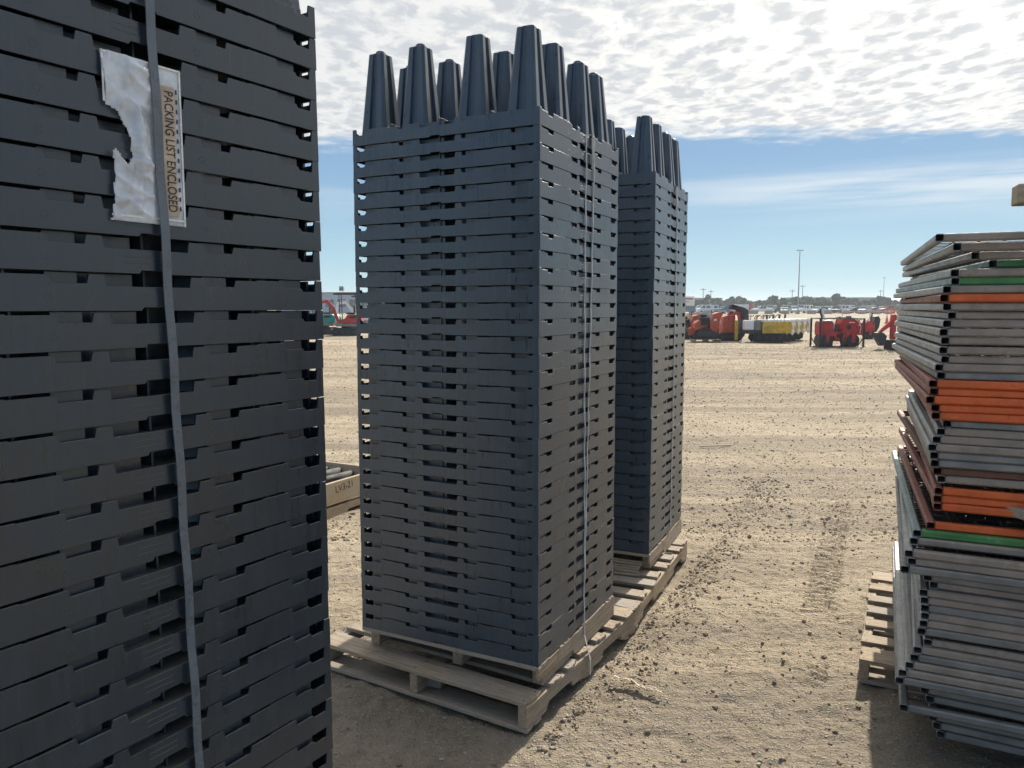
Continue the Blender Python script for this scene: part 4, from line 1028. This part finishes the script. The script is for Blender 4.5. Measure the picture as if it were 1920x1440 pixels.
def sign_board(px, F, label):
    t = thing('yard_sign', label, 'sign', (at(px, F), F, 0))
    m = MB(); m.box(-.8, .8, -.02, .02, 1.75, 2.95); m.build('board', M_SIGN, t)
    m = MB(); m.box(-.62, .62, -.026, -.021, 2.55, 2.72); m.build('red_line', M_REDV, t)
    m = MB(); m.box(-.7, .1, -.026, -.021, 2.22, 2.31); m.build('dark_line', M_GREYM, t)
    for xx in (-.78, .78):
        m = MB(); m.cyl((xx, .05, 0), (xx, .05, 2.9), .04, n=8); m.build('post', M_DKMETAL, t)
sign_board(1289, 102, 'white sign board on two posts right of the rear stack')
GC = 'concrete blocks lining the car park'
bx = [(1324, 60), (1352, 60), (1382, 78), (1409, 78), (1439, 60), (1470, 60), (1493, 28), (1519, 68), (1549, 64), (1583, 60), (1613, 60), (1640, 60), (1663, 60)]
m = MB(); m.prism([(-.9, 0), (.9, 0), (.9, .5), (.78, .85), (-.78, .85), (-.9, .5)], -.35, .35, 'xz'); ME_BLK = m.mesh('concrete_block', M_CONC, .04)
bl_names = ['before the white van', 'before the blue pickup', 'beside the white trailer', 'between trailer and white pickup', 'right of the white pickup', 'left of the lamp mast', 'at the foot of the tall lamp mast', 'right of the lamp mast', 'before the white car', 'left end of the barrier rail', 'behind the framed roller', 'behind the orange cones', 'nearest the panel pile']
for (px, w), nm in zip(bx, bl_names):
    o = link_mesh('concrete_block', ME_BLK, None, (at(px, 176), 176, 0), (0, 0, rnd.uniform(-.1, .1))); o.scale = (w / 60 * .95, 1, 1)
    tag(o, 'grey concrete block at car park edge, ' + nm, 'concrete block', GC)
m = MB()
mg = MB(); mg.box(-90, 160, 174, 186, -.2, .03); tag(mg.build('verge', M_GRASS), 'strip of dry green verge along the car park edge', kind='structure')
# stacked goods near the sign
for k, (px, F, w, h, mt, lab) in enumerate(((1300, 92, 1.6, .85, M_GREYM, 'grey crate of goods under the white sign'), (1313, 93, 1.4, .95, M_WOODW, 'brown crate right of the sign post'), (1320, 88, .8, 1.0, M_CONC, 'upright grey bin beside the crates'), (1281, 90, 1.0, .7, M_YEL, 'small yellow crate left of the sign'))):
    t = thing('goods_crate', lab, 'crate', (at(px, F), F, 0), 0, 'goods crates near the sign')
    m = MB(); m.box(-w / 2, w / 2, -.5, .5, .14, h); m.build('box', mt, t, .03)
    m = MB(); 
    for xx in (-w / 2 + .06, 0, w / 2 - .06): m.box(xx - .05, xx + .05, -.5, .5, 0, .138)
    m.build('skid', M_WOOD, t)

# ------------------------------------------------------------------ parked vehicles
def vehicle_parts(kind):
    if kind == 'van':
        body = [(-2.7, .35), (2.6, .35), (2.7, .8), (2.6, 2.05), (2.4, 2.15), (-1.3, 2.15), (-1.9, 1.35), (-2.65, 1.1), (-2.75, .6)]
        win = [[(-1.78, 1.35), (-.75, 1.35), (-.75, 1.95), (-1.32, 1.95)], [(-.5, 1.35), (.5, 1.35), (.5, 1.92), (-.5, 1.92)], [(1.5, 1.35), (2.4, 1.35), (2.35, 1.9), (1.5, 1.9)]]; wx = (-1.75, 1.75); wid = .98; hs = [(-1.88, 1.38), (-1.32, 2.1)]
    elif kind == 'pickup':
        body = [(-2.8, .45), (2.8, .45), (2.82, 1.12), (.75, 1.12), (.55, 1.75), (.35, 1.88), (-.75, 1.88), (-1.3, 1.25), (-2.65, 1.1), (-2.85, .7)]
        win = [[(-1.15, 1.22), (-.25, 1.22), (-.25, 1.75), (-.72, 1.75)], [(-.15, 1.22), (.58, 1.22), (.45, 1.75), (-.15, 1.75)]]; wx = (-1.85, 1.75); wid = .96; hs = [(-1.28, 1.27), (-.76, 1.84)]
    elif kind == 'suv':
        body = [(-2.3, .38), (2.3, .38), (2.35, 1.0), (2.2, 1.65), (1.95, 1.75), (-.5, 1.75), (-1.15, 1.12), (-2.2, .98), (-2.35, .6)]
        win = [[(-1.0, 1.12), (.0, 1.12), (.0, 1.62), (-.48, 1.62)], [(.1, 1.12), (2.05, 1.12), (1.95, 1.6), (.1, 1.62)]]; wx = (-1.45, 1.45); wid = .92; hs = [(-1.13, 1.15), (-.52, 1.7)]
    else:
        body = [(-2.3, .32), (2.3, .32), (2.35, .85), (1.7, .98), (1.15, 1.42), (.2, 1.48), (-.5, 1.42), (-1.15, .95), (-2.2, .82), (-2.35, .5)]
        win = [[(-1.0, .96), (.2, .96), (.2, 1.38), (-.45, 1.36)], [(.3, .96), (1.5, .98), (1.08, 1.36), (.3, 1.40)]]; wx = (-1.45, 1.4); wid = .88; hs = [(-1.12, .99), (-.52, 1.40)]
    return body, win, wx, wid, hs
VM = {}
WHEEL = MB().cyl((0, -.12, 0), (0, .12, 0), .36, n=14).mesh('wheel', M_BLACK)
def vehicle(kind, mat, loc, rz, label, group='vehicles parked in the far car park'):
    body, win, wx, wid, hs = vehicle_parts(kind)
    t = thing({'van': 'parked_van', 'pickup': 'pickup_truck', 'suv': 'parked_suv', 'car': 'parked_car'}[kind].replace('suv', 'offroad_car'), label, {'van': 'van', 'pickup': 'pickup truck', 'suv': 'car', 'car': 'car'}[kind], loc, rz, group)
    key = (kind, mat.name)
    if key not in VM:
        m = MB(); m.prism(body, -wid, wid, 'xz'); VM[key] = m.mesh('body', mat, .07, False, 2)
    if kind not in VM:
        m = MB()
        for w in win: m.prism(w, -wid - .012, -wid + .005, 'xz'); m.prism(w, wid - .005, wid + .012, 'xz')
        (x0, z0), (x1, z1) = hs; dx, dz = x1 - x0, z1 - z0; l = math.hypot(dx, dz); nx_, nz_ = -dz / l * .015, dx / l * .015
        m.prism([(x0 + dx * .1, z0 + dz * .1), (x1 - dx * .08, z1 - dz * .08), (x1 - dx * .08 + nx_, z1 - dz * .08 + nz_), (x0 + dx * .1 + nx_, z0 + dz * .1 + nz_)], -wid + .14, wid - .14, 'xz')
        VM[kind] = m.mesh('window', M_GLASS)
    link_mesh('body', VM[key], t); link_mesh('window', VM[kind], t)
    for xx in wx:
        for yy in (-wid + .1, wid - .1): link_mesh('wheel', WHEEL, t, (xx, yy, .36))
    return t
FV = 196
spec = [('suv', M_BLUE, 1284, 194, 5, 'blue car at the left end under the white sign'), ('van', M_WHITE, 1324, FV, 4, 'white panel van behind the concrete blocks'), ('van', M_WHITE, 1316, 214, 0, 'white van showing its roof above the panel van'),
        ('pickup', M_BLUE, 1360, 193, 12, 'blue pickup right of the white van'), ('suv', M_WHITE, 1366, 206, 30, 'white tall car behind the blue pickup'), ('pickup', M_WHITE, 1427, 196, 8, 'white pickup left of the lamp mast'),
        ('van', M_WHITE, 1444, 222, 60, 'white van far behind the white pickup'), ('car', M_DARKV, 1384, 190, 10, 'dark car before the white trailer'), ('suv', M_DARKV, 1456, 208, 20, 'dark car right of the white pickup'), ('car', M_SILVER, 1468, 196, 70, 'silver car facing the yard left of the mast'),
        ('suv', M_WHITE, 1488, 200, 75, 'white car just left of the mast foot'), ('van', M_WHITE, 1505, 200, 40, 'white van just right of the mast foot'), ('pickup', M_SILVER, 1522, 212, 15, 'silver pickup behind the white van'),
        ('suv', M_WHITE, 1534, 196, 30, 'white car above the red roller'), ('pickup', M_WHITE, 1552, 202, 50, 'white pickup between two cars above the roller'), ('suv', M_DARKV, 1565, 194, 60, 'dark tall car left of the barrier rail'),
        ('van', M_WHITE, 1580, 206, 20, 'white van behind the dark tall car'), ('car', M_DARKV, 1598, 198, 15, 'dark car behind the barrier rail'), ('pickup', M_DARKV, 1612, 206, 10, 'dark pickup behind the rail'), ('suv', M_SILVER, 1618, 194, 45, 'silver car behind the middle of the rail'),
        ('car', M_REDV, 1636, 198, 5, 'red car behind the orange cones'), ('suv', M_WHITE, 1652, 204, 25, 'white car beside the second lamp mast'), ('pickup', M_REDV, 1664, 194, 8, 'red pickup nearest the panel pile'), ('car', M_SILVER, 1406, 214, 0, 'silver car peeping over the trailer end'),
        ('van', M_SILVER, 1475, 226, 0, 'silver van in the back row left of the mast'), ('suv', M_DARKV, 1545, 228, 0, 'dark car in the back row right of the mast'), ('van', M_SILVER, 1622, 230, 20, 'silver van in the back row by the long shed')]
for kind, mt, px, F_, rz, lab in spec: vehicle(kind, mt, (at(px, F_), F_, 0), R(rz), lab)
t = thing('box_trailer', 'white box trailer with dark red rear door', 'trailer', (at(1392, 198), 198, 0), R(3))
m = MB(); m.box(-2.1, 1.0, -1, 1, .5, 2.25); m.build('box', M_WHITE, t, .04); m = MB(); m.box(1.01, 2.0, -1, 1, .5, 2.25); m.build('rear_door', M_REDV, t, .03)
for xx in (-.4, .5): m = MB(); m.cyl((xx, -1.02, .4), (xx, -.8, .4), .38, n=12); m.build('wheel', M_BLACK, t)

# ------------------------------------------------------------------ poles, sheds, trees
def lamp_mast(px, F_, H, label):
    t = thing('lamp_mast', label, 'lamp post', (at(px, F_), F_, 0), 0, 'tall yard lamp masts')
    m = MB(); m.cyl((0, 0, 0), (0, 0, H), .17, .09, 10); m.build('pole', M_STEELP, t)
    m = MB(); m.box(-.75, .75, -.05, .05, H, H + .1); m.build('crossarm', M_STEELP, t)
    for xx in (-.62, .38):
        m = MB(); m.box(xx, xx + .24, -.45, .35, H - .1, H - .005); m.build('lamp_head', M_DKMETAL, t)
    return t
lamp_mast(1493.5, 178, 14.5, 'tall lamp mast with twin heads rising above the cars'); lamp_mast(1652, 330, 14.0, 'distant lamp mast near the long shed')
def power_pole(px, F_, H, label):
    t = thing('power_pole', label, 'power pole', (at(px, F_), F_, 0), 0, 'distant power poles')
    m = MB(); m.cyl((0, 0, 0), (0, 0, H), .2, .14, 8); m.build('pole', M_BARK, t)
    m = MB(); m.box(-1.3, 1.3, -.1, .1, H - .9, H - .65); m.build('crossarm', M_BARK, t)
for px, F_, H, lab in ((1316, 360, 10.5, 'distant power pole above the white van'), (1330.5, 380, 10, 'distant power pole right of the one above the van'), (1482, 370, 10, 'distant power pole left of the lamp mast'), (1501, 380, 12.5, 'distant power pole just right of the lamp mast'), (1646.5, 420, 11, 'distant power pole beside the far lamp mast')):
    power_pole(px, F_, H, lab)
def shed(px0, px1, F_, H, mat, label, windows=0):
    x0, x1 = at(px0, F_), at(px1, F_)
    t = thing('long_shed', label, 'building', ((x0 + x1) / 2, F_, 0)); w = (x1 - x0) / 2
    m = MB(); m.box(-w, w, 0, 24, 0, H); m.build('wall', mat, t)
    m = MB(); m.prism([(-.3, H + .005), (24.3, H + .005), (24.3, H + .45), (-.3, H + .3)], -w - .3, w + .3, 'yz'); m.build('roof', M_GREYM, t)
    for k in range(windows):
        xx = -w + (k + .5) * 2 * w / windows
        f = MB(); f.box(xx - 1.1, xx + 1.1, -.06, -.005, 1.6, H - 1.6); f = f.build('window', M_GLASS, t)
        f2 = MB(); f2.box(xx - .04, xx + .04, -.1, -.065, 1.6, H - 1.6); f2.build('mullion', mat, f)
    return t
shed(1495, 1660, 420, 6.6, M_SIDING, 'long green grey shed behind the trees on the right'); shed(1285, 1352, 430, 6.4, M_SIDING, 'low green shed behind the trees by the sign')
shed(520, 720, 205, 5.2, M_SIDING2, 'blue grey office building seen between the tray stacks', 9)
t = thing('roof_unit', 'small roof unit on the blue grey office building', 'roof unit', (at(643, 214), 214, 6.0))
m = MB(); m.box(-.6, .6, -.6, .6, 0, 1.3); m.build('casing', M_GREYM, t, .05); m = MB(); m.box(-.5, .5, -.62, -.605, .3, .9); m.build('grille', M_DKMETAL, t)
t = thing('wall_hut', 'pale green hut at the right end of the far trees', 'hut', (at(1678, 300), 300, 0)); m = MB(); m.box(-4, 4, 0, 6, 0, 3.6); m.build('wall', M_GREEN, t); m = MB(); m.prism([(-.4, 3.605), (6.4, 3.605), (3, 5)], -4.3, 4.3, 'yz'); m.build('roof', M_WHITE, t)

def crown_mesh(seed, H, Rr):
    rs = np.random.RandomState(seed); Vs = []; Fs = []; n = 0
    for c in range(11):
        f = rs.rand(); zc = H * (.28 + .66 * f); rad = Rr * (1.05 - .75 * f) * (.5 + .6 * rs.rand()); a = rs.rand() * 6.28; d = Rr * (1 - f * .85) * .7 * rs.rand()
        cx, cy = d * math.cos(a), d * math.sin(a)
        for k in range(60):
            p = rs.randn(3); p = p / np.linalg.norm(p) * rad * (.45 + .6 * rs.rand()); p = p * np.array([1, 1, .95]) + np.array([cx, cy, zc])
            s = .16 + .22 * rs.rand(); a1 = rs.randn(3); a1 /= np.linalg.norm(a1); b1 = np.cross(a1, rs.randn(3)); b1 /= np.linalg.norm(b1)
            Vs += [p - a1 * s - b1 * s * .7, p + a1 * s - b1 * s * .6, p + a1 * s * .8 + b1 * s, p - a1 * s + b1 * s * .7]; Fs.append((n, n + 1, n + 2, n + 3)); n += 4
    return arr_mesh('crown', np.array(Vs), np.array(Fs), M_LEAF)
def trunk_mesh(H):
    m = MB(); m.tube([(0, 0, 0), (.05, 0, H * .3), (-.04, .03, H * .6), (0, 0, H * .9)], [.16, .12, .08, .03], 7)
    for k in range(6): a = k * 1.1; z = H * (.25 + .09 * k); m.tube([(0, 0, z), (.7 * math.cos(a), .7 * math.sin(a), z + .6), (1.1 * math.cos(a), 1.1 * math.sin(a), z + 1.2)], [.06, .04, .015], 5)
    return m.mesh('trunk', M_BARK)
CR = [(crown_mesh(30 + k, 6.0, 1.9 + .25 * (k % 3)), trunk_mesh(6.0)) for k in range(6)]
px = 1296; k = 0
order = ['']
while px < 1700:
    F_ = 285 + rnd.uniform(-12, 25); h = .66 + .28 * rnd.random() + (.16 if k % 7 == 3 else 0)
    t = thing('roadside_tree', 'leafy green tree in the far row behind the parked cars, ' + ordinal(k + 1) + ' from the left', 'tree', (at(px, F_), F_, 0), rnd.uniform(0, 6.2), 'trees in the far row')
    c, tr = CR[rnd.randrange(6)]; link_mesh('crown', c, t); link_mesh('trunk', tr, t); t.scale = (1.25, 1.25, h)
    px += rnd.uniform(6, 12.5); k += 1

# ------------------------------------------------------------------ air
mh = bpy.data.materials.new('haze'); mh.use_nodes = True; t = NT(mh.node_tree); t.n.clear()
ou = t.new('ShaderNodeOutputMaterial'); pv = t.new('ShaderNodeVolumePrincipled'); pv.inputs['Color'].default_value = (.80, .90, 1.0, 1); pv.inputs['Density'].default_value = .00055; pv.inputs['Anisotropy'].default_value = .2
t.l.new(pv.outputs[0], ou.inputs['Volume'])
m = MB(); m.box(-3500, 3500, -120, 4600, -1.3, 22); tag(m.build('haze', mh), 'thin pale haze over the whole yard', 'haze', kind='stuff')
